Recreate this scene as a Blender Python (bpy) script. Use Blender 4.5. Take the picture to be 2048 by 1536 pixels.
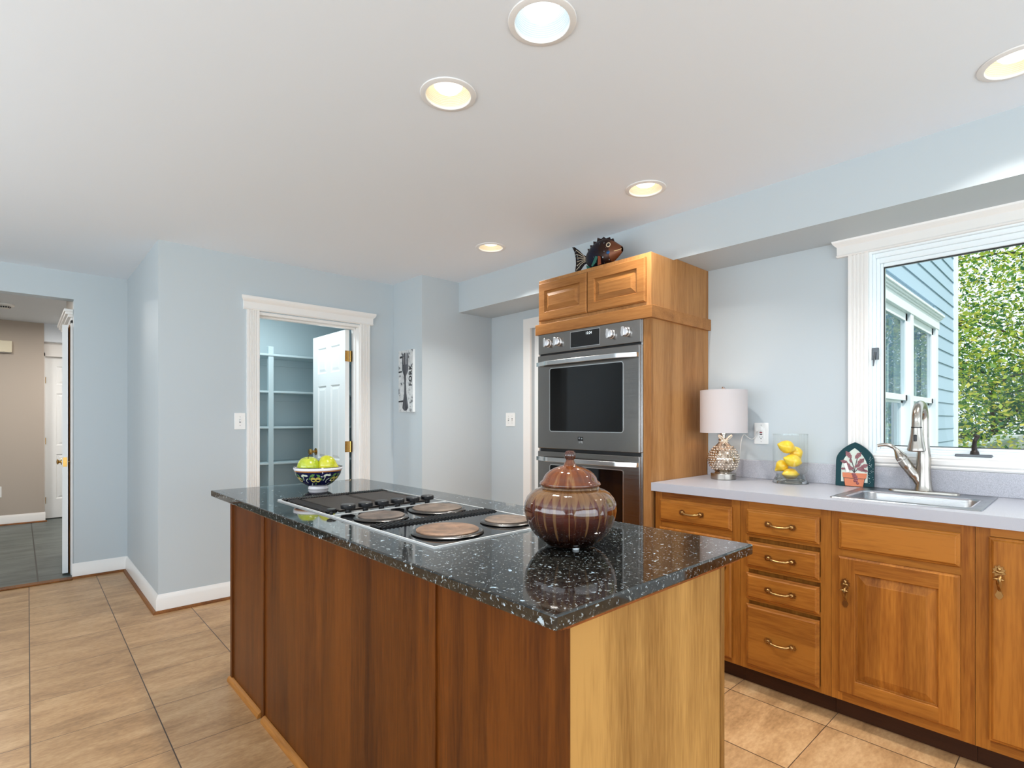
import bpy, bmesh, math, random
from mathutils import Vector, Matrix
PI = math.pi
S = bpy.context.scene
for o in list(bpy.data.objects): bpy.data.objects.remove(o)
COL = S.collection

# ------------------------------------------------------------------ camera, sky, sun, fill lamps, exposure
CAM_H = 1.245
cd = bpy.data.cameras.new('camera'); cam = bpy.data.objects.new('camera', cd); COL.objects.link(cam)
cam.location = (0, 0, CAM_H); cam.rotation_euler = (PI/2, 0, -math.radians(42.6696))
cd.sensor_fit = 'HORIZONTAL'; cd.sensor_width = 36; cd.lens = 36*1068.32/2048
cd.shift_y = (841.69-768)/2048; cd.clip_start = .02; cd.clip_end = 200
S.camera = cam
w = bpy.data.worlds.new('sky'); S.world = w; w.use_nodes = True
wn = w.node_tree.nodes; wl = w.node_tree.links
bgn = wn['Background']; bgn.inputs[0].default_value = (.80, .91, 1.0, 1); bgn.inputs[1].default_value = 1.8
def lamp(name, typ, loc, energy, color=(1, 1, 1), rot=(0, 0, 0), **kw):
    l = bpy.data.lights.new(name, typ); l.energy = energy; l.color = color
    for k, v in kw.items(): setattr(l, k, v)
    o = bpy.data.objects.new(name, l); COL.objects.link(o); o.location = loc; o.rotation_euler = rot
    return o
sun = lamp('sun', 'SUN', (0, 0, 12), 3.0, (1, .95, .84), angle=.01)
sun.rotation_euler = Vector((.45, .62, -1.0)).to_track_quat('-Z', 'Y').to_euler()
FILL_TINT = (.84, .925, 1.0)
# added area lamps standing in for window daylight, tilted up to brighten the ceiling
lamp('fill_rear', 'AREA', (.5, -2.5, 1.2), 94, FILL_TINT, (PI/2+.68, 0, 0), shape='RECTANGLE', size=4.6, size_y=2.1)
lamp('fill_left', 'AREA', (-2.5, 1.3, 1.3), 122, FILL_TINT, (PI/2+.95, 0, -PI/2), shape='RECTANGLE', size=5.6, size_y=2.0)
lamp('hall_fill', 'AREA', (-.5, 7.3, 2.40), 25, (1, .95, .88), shape='DISK', size=.35)  # unseen lamp added to light the hall
lamp('hall_end_fill', 'AREA', (1.0, 7.9, 2.40), 22, (1, .95, .90), shape='DISK', size=.3)  # second unseen lamp, added to brighten the white door at the far end
lamp('pantry_lamp', 'AREA', (1.45, 4.62, 2.40), 11.5, (.86, .97, 1), shape='DISK', size=.22)
vs = S.view_settings
vs.view_transform = 'Standard'; vs.look = 'None'; vs.exposure = 0.17; vs.gamma = 1.0; vs.use_curve_mapping = False
try: S.cycles.max_bounces = 10; S.cycles.diffuse_bounces = 6; S.cycles.transparent_max_bounces = 16; S.cycles.sample_clamp_indirect = 6; S.cycles.caustics_reflective = False; S.cycles.caustics_refractive = False
except Exception: pass

# ------------------------------------------------------------------ materials
def lin(c):
    f = lambda x: x/12.92 if x <= .04045 else ((x+.055)/1.055)**2.4
    return tuple(f(v/255) for v in c)+(1,)
MATS = {}
def mat(name, c, rough=.5, metal=0., spec=.5, coat=0., emis=None, es=0., sheen=0., trans=0., ior=1.5):
    if name in MATS: return MATS[name]
    m = bpy.data.materials.new(name); m.use_nodes = True; b = m.node_tree.nodes['Principled BSDF']
    b.inputs['Base Color'].default_value = lin(c); b.inputs['Roughness'].default_value = rough
    b.inputs['Metallic'].default_value = metal; b.inputs['Specular IOR Level'].default_value = spec
    b.inputs['Coat Weight'].default_value = coat; b.inputs['Coat Roughness'].default_value = .04
    b.inputs['Transmission Weight'].default_value = trans; b.inputs['IOR'].default_value = ior
    if emis: b.inputs['Emission Color'].default_value = lin(emis); b.inputs['Emission Strength'].default_value = es
    MATS[name] = m
    return m
class NT:
    def __init__(s, m): s.t = m.node_tree; s.b = s.t.nodes['Principled BSDF']
    def n(s, typ, ins=None, **kw):
        x = s.t.nodes.new(typ)
        for k, v in kw.items(): setattr(x, k, v)
        for k, v in (ins or {}).items(): s.set(x, k, v)
        return x
    def set(s, x, k, v):
        i = x.inputs[k]
        if isinstance(v, bpy.types.NodeSocket): s.t.links.new(v, i)
        else: i.default_value = v
    def math(s, op, a, b=0., c=0.):
        x = s.n('ShaderNodeMath', operation=op); s.set(x, 0, a); s.set(x, 1, b); s.set(x, 2, c); return x.outputs[0]
    def vmath(s, op, a, b):
        x = s.n('ShaderNodeVectorMath', operation=op); s.set(x, 0, a); s.set(x, 1, b); return x.outputs[0]
    def coord(s, rnd=True):
        o = s.n('ShaderNodeTexCoord').outputs['Object']
        if rnd:
            r = s.n('ShaderNodeObjectInfo').outputs['Random']
            cx = s.n('ShaderNodeCombineXYZ', {0: s.math('MULTIPLY', r, 7.3), 1: s.math('MULTIPLY', r, 13.7), 2: s.math('MULTIPLY', r, 9.1)})
            o = s.vmath('ADD', o, cx.outputs[0])
        return o
    def ramp(s, f, stops):
        r = s.n('ShaderNodeValToRGB'); s.set(r, 0, f); e = r.color_ramp.elements
        while len(e) < len(stops): e.new(.5)
        for x, (p, c) in zip(e, stops): x.position = p; x.color = c if len(c) == 4 else lin(c)
        return r.outputs[0]
    def noise(s, v, scale=5., detail=4., rough=.5, dist=0.):
        x = s.n('ShaderNodeTexNoise', {'Scale': scale, 'Detail': detail, 'Roughness': rough, 'Distortion': dist})
        if v is not None: s.set(x, 'Vector', v)
        return x.outputs[0]
    def mix(s, f, a, b, blend='MIX'):
        x = s.n('ShaderNodeMix', data_type='RGBA', blend_type=blend)
        s.set(x, 0, f); s.set(x, 6, a); s.set(x, 7, b); return x.outputs[2]
    def bump(s, h, st=.2, d=.002):
        x = s.n('ShaderNodeBump', {'Strength': st, 'Distance': d, 'Height': h}); s.set(s.b, 'Normal', x.outputs[0])
    def base(s, c): s.set(s.b, 'Base Color', c)
def scaled(nt, v, sc):
    mp = nt.n('ShaderNodeMapping', {'Vector': v, 'Scale': sc}); return mp.outputs[0]
def wood(name, dark, light, grain='z', across='y', rough=.46, coat=.0, plank=.075, vary=.22, fig=1.0):
    if name in MATS: return MATS[name]
    m = mat(name, light, rough, coat=coat, spec=.22); nt = NT(m); v = nt.coord()
    g = {'x': (1.6, 22, 22), 'y': (22, 1.6, 22), 'z': (22, 22, 1.6)}[grain]
    n1 = nt.noise(scaled(nt, v, tuple(a*.32*fig for a in g)), 1., 3., .55, .9)
    n2 = nt.noise(scaled(nt, v, tuple(a*6 for a in g)), 1., 2., .6, .1)
    f = nt.math('MULTIPLY_ADD', n2, .35, nt.math('MULTIPLY', n1, .75))
    c = nt.ramp(f, [(.36, dark), (.66, light)])
    sx = nt.n('ShaderNodeSeparateXYZ', {0: v}).outputs[{'x': 0, 'y': 1, 'z': 2}[across]]
    wn_ = nt.n('ShaderNodeTexWhiteNoise', noise_dimensions='1D'); nt.set(wn_, 'W', nt.math('FLOOR', nt.math('DIVIDE', sx, plank)))
    k = nt.math('MULTIPLY_ADD', wn_.outputs[0], vary, 1-vary*.6)
    nt.base(nt.mix(1., c, nt.n('ShaderNodeCombineXYZ', {0: k, 1: k, 2: k}).outputs[0], 'MULTIPLY'))
    nt.bump(n2, .05, .001)
    return m
HONEY_D, HONEY_L = (116, 60, 15), (172, 108, 40)
W_V = wood('cabinet_wood_upright', HONEY_D, HONEY_L, 'z', 'y', vary=.3)
W_H = wood('cabinet_wood_level', HONEY_D, HONEY_L, 'y', 'z', vary=.26)
W_DR = wood('drawer_wood', HONEY_D, HONEY_L, 'y', 'z', plank=.5, vary=.1, fig=.8)
W_OV = wood('oven_cabinet_wood', (140, 92, 48), (178, 128, 78), 'z', 'y', plank=3., vary=.05, rough=.4)
W_OH = wood('oven_cabinet_wood_level', (134, 86, 42), (172, 118, 66), 'y', 'z', plank=3., vary=.05, rough=.4)
W_IS = wood('island_side_wood', (62, 27, 5), (106, 56, 14), 'z', 'y', plank=.11, vary=.25, rough=.36)
W_IE = wood('island_end_wood', (128, 86, 38), (184, 138, 76), 'z', 'x', plank=.13, vary=.12, rough=.45, fig=.6)
W_TR = wood('shoe_moulding_wood', (96, 56, 24), (140, 88, 42), 'y', 'x', plank=5., vary=.05)
W_ID = wood('island_trim_wood', (100, 50, 18), (150, 84, 38), 'y', 'z', plank=5., vary=.05)
W_SH = wood('shoe_moulding_oak', (128, 80, 32), (176, 116, 54), 'y', 'x', plank=5., vary=.05)
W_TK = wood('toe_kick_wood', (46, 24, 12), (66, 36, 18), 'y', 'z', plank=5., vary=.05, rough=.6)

def paint(name, c, rough=.55):
    m = mat(name, c, rough, spec=.35); nt = NT(m)
    nt.bump(nt.noise(nt.coord(False), 180., 2.), .04, .001); return m
WALL = paint('wall_paint', (192, 201, 206), .5)
CEIL = paint('ceiling_paint', (233, 240, 248), .7)
HALLW = paint('hall_paint', (186, 174, 162), .5)
PANT = paint('wall_paint_pantry_lit', (194, 208, 211), .5)  # copy of the wall paint with the pantry's lighting put into its colour
SHELFM = paint('shelf_paint', (190, 206, 210), .4)
TRIM = mat('white_trim_paint', (238, 236, 233), .3)
TRIMW = mat('window_vinyl', (236, 243, 246), .3)
DOORM = mat('white_door_paint', (236, 238, 238), .35)
PLATE = mat('white_plastic', (240, 240, 238), .3)
DARKP = mat('dark_slot', (40, 40, 42), .5)
BLACK = mat('black_plastic', (22, 22, 24), .35)
BRASS = mat('brass', (190, 150, 84), .25, 1.)
ABRASS = mat('antique_brass', (168, 132, 84), .3, 1.)
CHROME = mat('chrome', (220, 220, 222), .08, 1.)
BRONZE = mat('grey_window_hardware', (96, 100, 104), .35, .7)
def brushed(name, c, rough, axis=(2, 300, 300), st=.04):
    m = mat(name, c, rough, 1.); nt = NT(m)
    n = nt.noise(scaled(nt, nt.coord(), axis), 1., 2.)
    r = nt.math('MULTIPLY_ADD', n, .16, rough-.08); nt.set(nt.b, 'Roughness', r); nt.bump(n, st, .0004); return m
STEEL = brushed('oven_steel', (146, 142, 138), .22, (300, 3, 300))
HANDLE = brushed('handle_steel', (222, 222, 222), .2, (300, 3, 300))
SINKM = brushed('sink_steel', (168, 171, 175), .3, (300, 3, 300))
NICKEL = brushed('brushed_nickel', (176, 170, 162), .24, (200, 200, 4))
OGLASS = mat('oven_glass', (8, 8, 9), .04, spec=.6)

def floor_mat():
    m = mat('floor_tile', (180, 146, 108), .38); nt = NT(m); v = nt.coord(False)
    s = nt.n('ShaderNodeSeparateXYZ', {0: v}); X, Y = s.outputs[0], s.outputs[1]
    P = .401
    u = nt.math('DIVIDE', nt.math('SUBTRACT', nt.math('MULTIPLY_ADD', Y, -.0083, X), .4375-.0083*3.56), P)
    q = nt.math('DIVIDE', nt.math('SUBTRACT', nt.math('MULTIPLY_ADD', X, .0105, Y), 3.562+.0105*.44), P)
    def line(c, hw):
        d = nt.math('ABSOLUTE', nt.math('SUBTRACT', nt.math('FRACT', nt.math('ADD', c, .5)), .5))
        return nt.math('LESS_THAN', d, hw/P)
    g = nt.math('MAXIMUM', line(u, .0021), line(q, .0014))
    cell = nt.n('ShaderNodeCombineXYZ', {0: nt.math('FLOOR', u), 1: nt.math('FLOOR', q), 2: 0.})
    wn_ = nt.n('ShaderNodeTexWhiteNoise', noise_dimensions='3D'); nt.set(wn_, 'Vector', cell.outputs[0])
    off = nt.n('ShaderNodeVectorMath', operation='SCALE'); nt.set(off, 0, wn_.outputs['Color']); nt.set(off, 'Scale', 9.)
    vv = nt.vmath('ADD', v, off.outputs[0])
    n1 = nt.noise(scaled(nt, vv, (2.6, 8.5, 1)), 1., 6., .62, .4)
    n2 = nt.noise(scaled(nt, vv, (38, 90, 1)), 1., 4., .6)
    f = nt.math('MULTIPLY_ADD', n2, .34, nt.math('MULTIPLY', n1, .7))
    c = nt.ramp(f, [(.32, (140, 103, 66)), (.52, (184, 143, 99)), (.72, (213, 175, 130))])
    k = nt.math('MULTIPLY_ADD', wn_.outputs[0], .1, .95)
    c = nt.mix(1., c, nt.n('ShaderNodeCombineXYZ', {0: k, 1: k, 2: k}).outputs[0], 'MULTIPLY')
    nt.base(nt.mix(g, c, lin((62, 44, 32))))
    nt.bump(nt.math('MULTIPLY_ADD', g, -3., n2), .12, .0015)
    return m
def hall_floor_mat():
    m = mat('hall_slate_tile', (78, 84, 82), .4); nt = NT(m); v = nt.coord(False)
    s = nt.n('ShaderNodeSeparateXYZ', {0: v})
    def line(c, o, P, hw):
        d = nt.math('ABSOLUTE', nt.math('SUBTRACT', nt.math('FRACT', nt.math('ADD', nt.math('DIVIDE', nt.math('SUBTRACT', c, o), P), .5)), .5))
        return nt.math('LESS_THAN', d, hw/P)
    g = nt.math('MAXIMUM', line(s.outputs[0], .105, .42, .005), line(s.outputs[1], 5.7, .30, .004))
    n1 = nt.noise(scaled(nt, v, (3, 9, 1)), 1., 6., .6)
    nt.base(nt.mix(g, nt.ramp(n1, [(.3, (62, 70, 68)), (.7, (104, 112, 108))]), lin((38, 40, 38)))); return m
def granite():
    m = mat('black_granite', (14, 13, 12), .045, ior=1.78); nt = NT(m); v = nt.coord(False)
    base = nt.ramp(nt.noise(v, 75., 5., .65), [(.38, (.004, .004, .0035, 1)), (.60, (.020, .018, .014, 1)), (.75, (.060, .052, .040, 1))])
    def flecks(scale, lo, cols, tint):
        n_ = nt.noise(v, scale, 2., .55, .6)
        mr = nt.n('ShaderNodeMapRange', {0: n_, 1: lo, 2: lo+.03}); mr.clamp = True
        vo = nt.n('ShaderNodeTexVoronoi', {'Vector': v, 'Scale': tint})
        return mr.outputs[0], nt.ramp(nt.n('ShaderNodeSeparateXYZ', {0: vo.outputs['Color']}).outputs[0], cols)
    o1, c1 = flecks(150., .625, [(0., (.05, .05, .045, 1)), (.55, (.20, .21, .20, 1)), (1., (.36, .42, .46, 1))], 90.)
    o2, c2 = flecks(62., .665, [(0., (.10, .10, .09, 1)), (.6, (.40, .44, .44, 1)), (1., (.42, .56, .68, 1))], 60.)
    nt.base(nt.mix(o2, nt.mix(o1, base, c1), c2)); return m
def laminate():
    m = mat('grey_laminate', (190, 192, 200), .32); nt = NT(m); v = nt.coord(False)
    n = nt.noise(v, 900., 1., .5)
    nt.base(nt.ramp(n, [(.32, (142, 142, 150)), (.5, (176, 177, 186)), (.68, (204, 204, 211))])); return m
def glaze():
    m = mat('brown_drip_glaze', (90, 40, 18), .07, spec=.6, coat=.6); nt = NT(m); v = nt.coord(False)
    s = nt.n('ShaderNodeSeparateXYZ', {0: v}); X, Y, Z = s.outputs
    a = nt.math('ARCTAN2', Y, X)
    n2 = nt.noise(nt.n('ShaderNodeCombineXYZ', {0: nt.math('SINE', a), 1: nt.math('COSINE', a), 2: nt.math('MULTIPLY', Z, 2.)}).outputs[0], 7.5, 3., .55)
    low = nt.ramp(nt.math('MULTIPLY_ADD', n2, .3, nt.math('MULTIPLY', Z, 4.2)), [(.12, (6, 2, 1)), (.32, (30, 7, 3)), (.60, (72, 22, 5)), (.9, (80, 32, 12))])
    def streaks(n, ph, w0):
        c = nt.math('MULTIPLY_ADD', nt.math('ADD', a, nt.math('MULTIPLY', nt.math('SINE', nt.math('MULTIPLY_ADD', a, 3., ph)), .11)), n/(2*PI), ph)
        w = nt.n('ShaderNodeTexWhiteNoise', noise_dimensions='1D'); nt.set(w, 'W', nt.math('FLOOR', c)); sx = nt.n('ShaderNodeSeparateXYZ', {0: w.outputs['Color']})
        d = nt.math('ABSOLUTE', nt.math('SUBTRACT', nt.math('FRACT', c), .5))
        end = nt.math('MULTIPLY_ADD', sx.outputs[0], .095, .022)
        wd = nt.math('MULTIPLY_ADD', nt.math('MAXIMUM', nt.math('SUBTRACT', Z, .112), 0.), 13., nt.math('MULTIPLY_ADD', sx.outputs[1], .13, w0))
        wd = nt.math('MULTIPLY', wd, nt.math('MINIMUM', nt.math('MAXIMUM', nt.math('MULTIPLY', nt.math('SUBTRACT', Z, end), 60.), 0.), 1.))
        mr = nt.n('ShaderNodeMapRange', {0: nt.math('SUBTRACT', wd, d), 1: -.03, 2: .06}); mr.clamp = True
        return mr.outputs[0]
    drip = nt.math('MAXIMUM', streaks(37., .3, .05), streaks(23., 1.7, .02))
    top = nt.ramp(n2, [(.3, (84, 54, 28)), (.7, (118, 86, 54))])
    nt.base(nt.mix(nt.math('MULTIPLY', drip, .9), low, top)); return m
def lid_glaze():
    m = mat('brown_lid_glaze', (130, 62, 30), .07, spec=.6, coat=.6); nt = NT(m); v = nt.coord(False)
    s = nt.n('ShaderNodeSeparateXYZ', {0: v}); a = nt.math('ARCTAN2', s.outputs[1], s.outputs[0])
    n1 = nt.noise(nt.n('ShaderNodeCombineXYZ', {0: nt.math('SINE', a), 1: nt.math('COSINE', a), 2: nt.math('MULTIPLY', s.outputs[2], 2.)}).outputs[0], 4.5, 3., .5)
    nt.base(nt.ramp(n1, [(.36, (82, 35, 9)), (.56, (104, 50, 16)), (.64, (120, 80, 44)), (.72, (90, 40, 12))])); return m
def pane_mat(name, tint=(.95, 1, .99, 1), ior=1.45, dark=0.):
    if name in MATS: return MATS[name]
    m = bpy.data.materials.new(name); m.use_nodes = True; t = m.node_tree; n = t.nodes; n.clear()
    out = n.new('ShaderNodeOutputMaterial'); mx = n.new('ShaderNodeMixShader'); fr = n.new('ShaderNodeFresnel')
    ge = n.new('ShaderNodeNewGeometry'); mr = n.new('ShaderNodeMapRange'); mr.inputs[3].default_value = ior; mr.inputs[4].default_value = 1/ior
    t.links.new(ge.outputs['Backfacing'], mr.inputs[0]); t.links.new(mr.outputs[0], fr.inputs[0])
    tr = n.new('ShaderNodeBsdfTransparent'); tr.inputs[0].default_value = tint; gl = n.new('ShaderNodeBsdfGlossy'); gl.inputs['Roughness'].default_value = .0
    t.links.new(fr.outputs[0], mx.inputs[0]); t.links.new(tr.outputs[0], mx.inputs[1]); t.links.new(gl.outputs[0], mx.inputs[2]); t.links.new(mx.outputs[0], out.inputs[0])
    MATS[name] = m; return m
FLOOR = floor_mat(); HFLOOR = hall_floor_mat(); GRAN = granite(); LAM = laminate(); GLAZE = glaze(); LIDG = lid_glaze()
PANE = pane_mat('window_pane', (.985, .995, 1, 1), 1.22); VASEG = pane_mat('vase_glass', (.975, .988, .984, 1), 1.5)

# ------------------------------------------------------------------ mesh helpers (all in world coordinates, metres)
def quadface(bm, pts, mi=0):
    f = bm.faces.new([bm.verts.new(p) for p in pts]); f.material_index = mi; return f
def box(bm, x0, x1, y0, y1, z0, z1, mi=0):
    v = [bm.verts.new((x, y, z)) for x in (x0, x1) for y in (y0, y1) for z in (z0, z1)]
    for q in ((0, 1, 3, 2), (4, 6, 7, 5), (0, 4, 5, 1), (2, 3, 7, 6), (0, 2, 6, 4), (1, 5, 7, 3)):
        bm.faces.new([v[i] for i in q]).material_index = mi
def prism(bm, poly, fn, d0, d1, mi=0, mside=None):
    """poly: 2-D outline; fn(a, b, d) -> xyz; extruded from d0 to d1"""
    A = [bm.verts.new(fn(a, b, d0)) for a, b in poly]; B = [bm.verts.new(fn(a, b, d1)) for a, b in poly]; n = len(poly)
    bm.faces.new(A).material_index = mi; bm.faces.new(B[::-1]).material_index = mi
    for i in range(n): bm.faces.new((A[i], B[i], B[(i+1) % n], A[(i+1) % n])).material_index = mi if mside is None else mside
def lathe(bm, prof, c=(0, 0, 0), seg=48, rad=None, mis=None, ax=None):
    """prof: list of (r, z) bottom to top around a vertical axis at c; rad(theta, r, z) may modulate; ax: matrix for another axis"""
    rings = []
    for r, z in prof:
        if r < 1e-6: rings.append([bm.verts.new((0, 0, z))])
        else: rings.append([bm.verts.new(((rad(2*PI*i/seg, r, z) if rad else r)*math.cos(2*PI*i/seg), (rad(2*PI*i/seg, r, z) if rad else r)*math.sin(2*PI*i/seg), z)) for i in range(seg)])
    for k, (a, b) in enumerate(zip(rings, rings[1:])):
        mi = mis[k] if mis else 0
        for i in range(seg):
            j = (i+1) % seg
            if len(a) == 1 and len(b) == 1: continue
            if len(a) == 1: f = (a[0], b[j], b[i])
            elif len(b) == 1: f = (a[i], a[j], b[0])
            else: f = (a[i], a[j], b[j], b[i])
            bm.faces.new(f).material_index = mi
    M = (ax.to_4x4() if ax else Matrix.Identity(4))
    for rg in rings:
        for v in rg: v.co = (M @ v.co)+Vector(c)
def tube(bm, pts, radii, seg=14, caps=True, flat=1.0, mi=0):
    pts = [Vector(p) for p in pts]; n = len(pts)
    if not hasattr(radii, '__len__'): radii = [radii]*n
    rings = []; up = None
    for i, p in enumerate(pts):
        t = (pts[min(i+1, n-1)]-pts[max(i-1, 0)]).normalized()
        if up is None: up = t.orthogonal().normalized()
        up = (up-t*up.dot(t)).normalized(); s = t.cross(up)
        rings.append([bm.verts.new(p+(up*math.cos(a)*flat+s*math.sin(a))*radii[i]) for a in (2*PI*k/seg for k in range(seg))])
    for a, b in zip(rings, rings[1:]):
        for i in range(seg): bm.faces.new((a[i], a[(i+1) % seg], b[(i+1) % seg], b[i])).material_index = mi
    if caps: bm.faces.new(rings[0][::-1]).material_index = mi; bm.faces.new(rings[-1]).material_index = mi
def smooth_path(pts, k=8):
    P = [Vector(p) for p in pts]; out = []
    for i in range(len(P)-1):
        a, b, c, d = P[max(i-1, 0)], P[i], P[i+1], P[min(i+2, len(P)-1)]
        for j in range(k):
            t = j/k; out.append(.5*((2*b)+(c-a)*t+(2*a-5*b+4*c-d)*t*t+(3*b-a-3*c+d)*t**3))
    out.append(P[-1]); return out
def ell(bm, c, r, M=None, u=24, v=14, mi=0):
    prof = [(math.sin(PI*i/v), -math.cos(PI*i/v)) for i in range(v+1)]; prof[0] = (0, -1); prof[-1] = (0, 1)
    b2 = bmesh.new(); lathe(b2, prof, seg=u)
    for x in b2.verts:
        p = Vector((x.co.x*r[0], x.co.y*r[1], x.co.z*r[2])); x.co = (M @ p if M else p)+Vector(c)
    merge(bm, b2, mi); b2.free()
def merge(bm, b2, mi=None):
    mp = {x: bm.verts.new(x.co) for x in b2.verts}
    for f in b2.faces:
        g = bm.faces.new([mp[x] for x in f.verts]); g.material_index = f.material_index if mi is None else mi
ORG = {}
def obj(name, bm, m, parent=None, smooth=False, bev=0., recalc=True, seg=2, sub=0):
    if recalc: bmesh.ops.recalc_face_normals(bm, faces=bm.faces)
    o0 = Vector(ORG.get(parent.name, (0, 0, 0))) if parent else Vector((0, 0, 0))
    for v in bm.verts: v.co -= o0
    me = bpy.data.meshes.new(name); bm.to_mesh(me); bm.free()
    for x in (m if isinstance(m, (list, tuple)) else [m]): me.materials.append(x)
    o = bpy.data.objects.new(name, me); COL.objects.link(o)
    if parent: o.parent = parent; ORG[o.name] = tuple(o0)
    if smooth:
        for p in me.polygons: p.use_smooth = True
        if smooth != 'all': me.set_sharp_from_angle(angle=math.radians(40 if smooth is True else smooth))
    if bev:
        b = o.modifiers.new('bevel', 'BEVEL'); b.width = bev; b.segments = seg; b.limit_method = 'ANGLE'; b.angle_limit = math.radians(40); b.harden_normals = False
    if sub:
        b = o.modifiers.new('sub', 'SUBSURF'); b.levels = sub; b.render_levels = sub
    return o
def recenter(o, c):
    """put a one-mesh thing's origin at its base"""
    for v in o.data.vertices: v.co -= Vector(c)
    o.location = c; return o
def tag(o, label=None, cat=None, group=None, kind=None):
    if label: o['label'] = label
    if cat: o['category'] = cat
    if group: o['group'] = group
    if kind: o['kind'] = kind
    return o
def thing(name, loc, label, cat, group=None):
    o = bpy.data.objects.new(name, None); COL.objects.link(o); o.location = loc; o.empty_display_size = .05
    ORG[o.name] = tuple(loc); return tag(o, label, cat, group)
def struct(name, bm, m, **kw): return tag(obj(name, bm, m, **kw), kind='structure')
def B(*boxes):
    bm = bmesh.new()
    for b in boxes: box(bm, *b)
    return bm
def clone(o, parent=None, loc=None):
    c = o.copy(); COL.objects.link(c); c.parent = parent
    if loc is not None: c.location = loc
    for ch in o.children: clone(ch, c)
    return c
# fronts: fn maps (a, b, h) with a, b in the plane and h outwards
FX = lambda xf: (lambda a, b, h: (xf-h, a, b))              # plane facing -x: a = y, b = z
FY = lambda yf: (lambda a, b, h: (a, yf-h, b))              # plane facing -y: a = x, b = z
def rings(bm, fn, a0, a1, b0, b1, prof, cap=True, mi=0, mh=None):
    """rectangular rings stepped through prof = [(inset, height)...]"""
    R = []
    for i, h in prof: R.append([bm.verts.new(fn(a, b, h)) for a, b in ((a0+i, b0+i), (a1-i, b0+i), (a1-i, b1-i), (a0+i, b1-i))])
    for p, q in zip(R, R[1:]):
        for k in range(4):
            j = (k+1) % 4; f = bm.faces.new((p[k], p[j], q[j], q[k])); f.material_index = (mh if (mh is not None and k in (0, 2)) else mi)
    if cap: bm.faces.new(R[-1]).material_index = mi
def slab_front(fn, a0, a1, b0, b1, t=.019):
    bm = bmesh.new(); rings(bm, fn, a0, a1, b0, b1, [(.001, 0), (0, .002), (0, .008), (.003, .011), (.007, .012), (.011, t-.002), (.014, t)]); return bm
def panel_door(fn, a0, a1, b0, b1, st=.06, t=.02, bot=None):
    """raised-panel door: edge profile, upright stiles (material 0), level rails (material 1), sunken groove and raised field"""
    bm = bmesh.new(); e = .007
    rings(bm, fn, a0, a1, b0, b1, [(.001, 0), (0, .002), (0, t-.006), (.003, t-.004), (e, t)], cap=False)
    q = lambda A0, A1, B0, B1, mi: quadface(bm, [fn(A0, B0, t), fn(A1, B0, t), fn(A1, B1, t), fn(A0, B1, t)], mi)
    q(a0+e, a0+st, b0+e, b1-e, 0); q(a1-st, a1-e, b0+e, b1-e, 0); q(a0+st, a1-st, b0+e, b0+st, 1); q(a0+st, a1-st, b1-st, b1-e, 1)
    rings(bm, fn, a0+st, a1-st, b0+st, b1-st, [(0, t), (.002, t-.002), (.004, t-.010), (.007, t-.011), (.036, t-.002), (.038, t-.001)])
    return bm

# ------------------------------------------------------------------ setting: dimensions read from the photo
XW, XS = 3.115, 2.748           # right wall, soffit face
ZC = 2.42                       # ceiling
YP, YA, YF = 4.10, 3.65, 5.45   # pantry wall, alcove wall, far wall
XR, XB = .66, 2.38              # return wall, bump corner
CANS = [(1.13, 1.095), (1.135, 1.57), (2.33, 1.53), (2.345, 2.756), (2.40, .165)]
RC = .083

struct('floor', B((-2.8, 3.3, -2.8, 5.475, -.1, 0)), FLOOR)
struct('floor_hall', B((-2.8, 1.9, 5.475, 9.4, -.1, 0)), HFLOOR)
def ceiling():
    bm = bmesh.new(); edges = []
    def loop(pts):
        v = [bm.verts.new(p) for p in pts]; return [bm.edges.new((v[i], v[(i+1) % len(v)])) for i in range(len(v))]
    edges += loop([(-2.8, -2.8, ZC), (3.265, -2.8, ZC), (3.265, 5.57, ZC), (-2.8, 5.57, ZC)])
    for x, y in CANS: edges += loop([(x+RC*math.cos(2*PI*i/48), y+RC*math.sin(2*PI*i/48), ZC) for i in range(48)])
    bmesh.ops.triangle_fill(bm, use_beauty=True, use_dissolve=False, edges=edges)
    return bm
struct('ceiling', ceiling(), CEIL)
struct('light_block_slab', B((-3.2, 3.5, -4.2, 9.6, 2.66, 2.78)), CEIL)  # unseen slab above the ceiling, put in to block outside light
struct('ceiling_hall', B((-2.8, 1.9, 5.57, 9.4, 2.45, 2.5)), CEIL)
struct('wall_soffit', B((XS, XW, -2.8, YA, 2.165, ZC)), WALL)
# right wall with the window and the garden door
wy0, wy1, wz0, wz1 = -.42, .752, 1.075, 2.086
dy0, dy1, dz = 2.36, 3.14, 2.01
struct('wall_right', B((XW, 3.265, -2.8, wy0, 0, ZC), (XW, 3.265, wy0, wy1, 0, wz0), (XW, 3.265, wy0, wy1, wz1, ZC), (XW, 3.265, wy1, dy0, 0, ZC),
                       (XW, 3.265, dy0, dy1, dz, ZC), (XW, 3.265, dy1, 5.57, 0, ZC)), WALL)
px0, px1, pz = 1.279, 2.060, 2.022
struct('wall_back', B((XR, px0, YP, YP+.12, 0, ZC), (px0, px1, YP, YP+.12, pz, ZC), (px1, XB+.05, YP, YP+.12, 0, ZC)), WALL)
struct('wall_alcove', B((XB, XW, YA, YP+.1, 0, ZC)), WALL)
struct('wall_return', B((XR, XR+.1, YP+.12, YF+.06, 0, ZC)), WALL)
ox0, ox1, oz = -1.25, .315, 2.205
struct('wall_far', B((-2.8, ox0, YF, YF+.12, 0, ZC+.04), (ox0, ox1, YF, YF+.12, oz, ZC+.04), (ox1, XR+.02, YF, YF+.12, 0, ZC+.04)), WALL)
struct('wall_pantry', B((XR+.1, 3.115, YF, YF+.12, 0, ZC), (XR+.1, XR+.12, YP+.12, YF, 0, ZC), (3.0, 3.11, YP+.12, YF, 0, ZC)), PANT)
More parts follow.
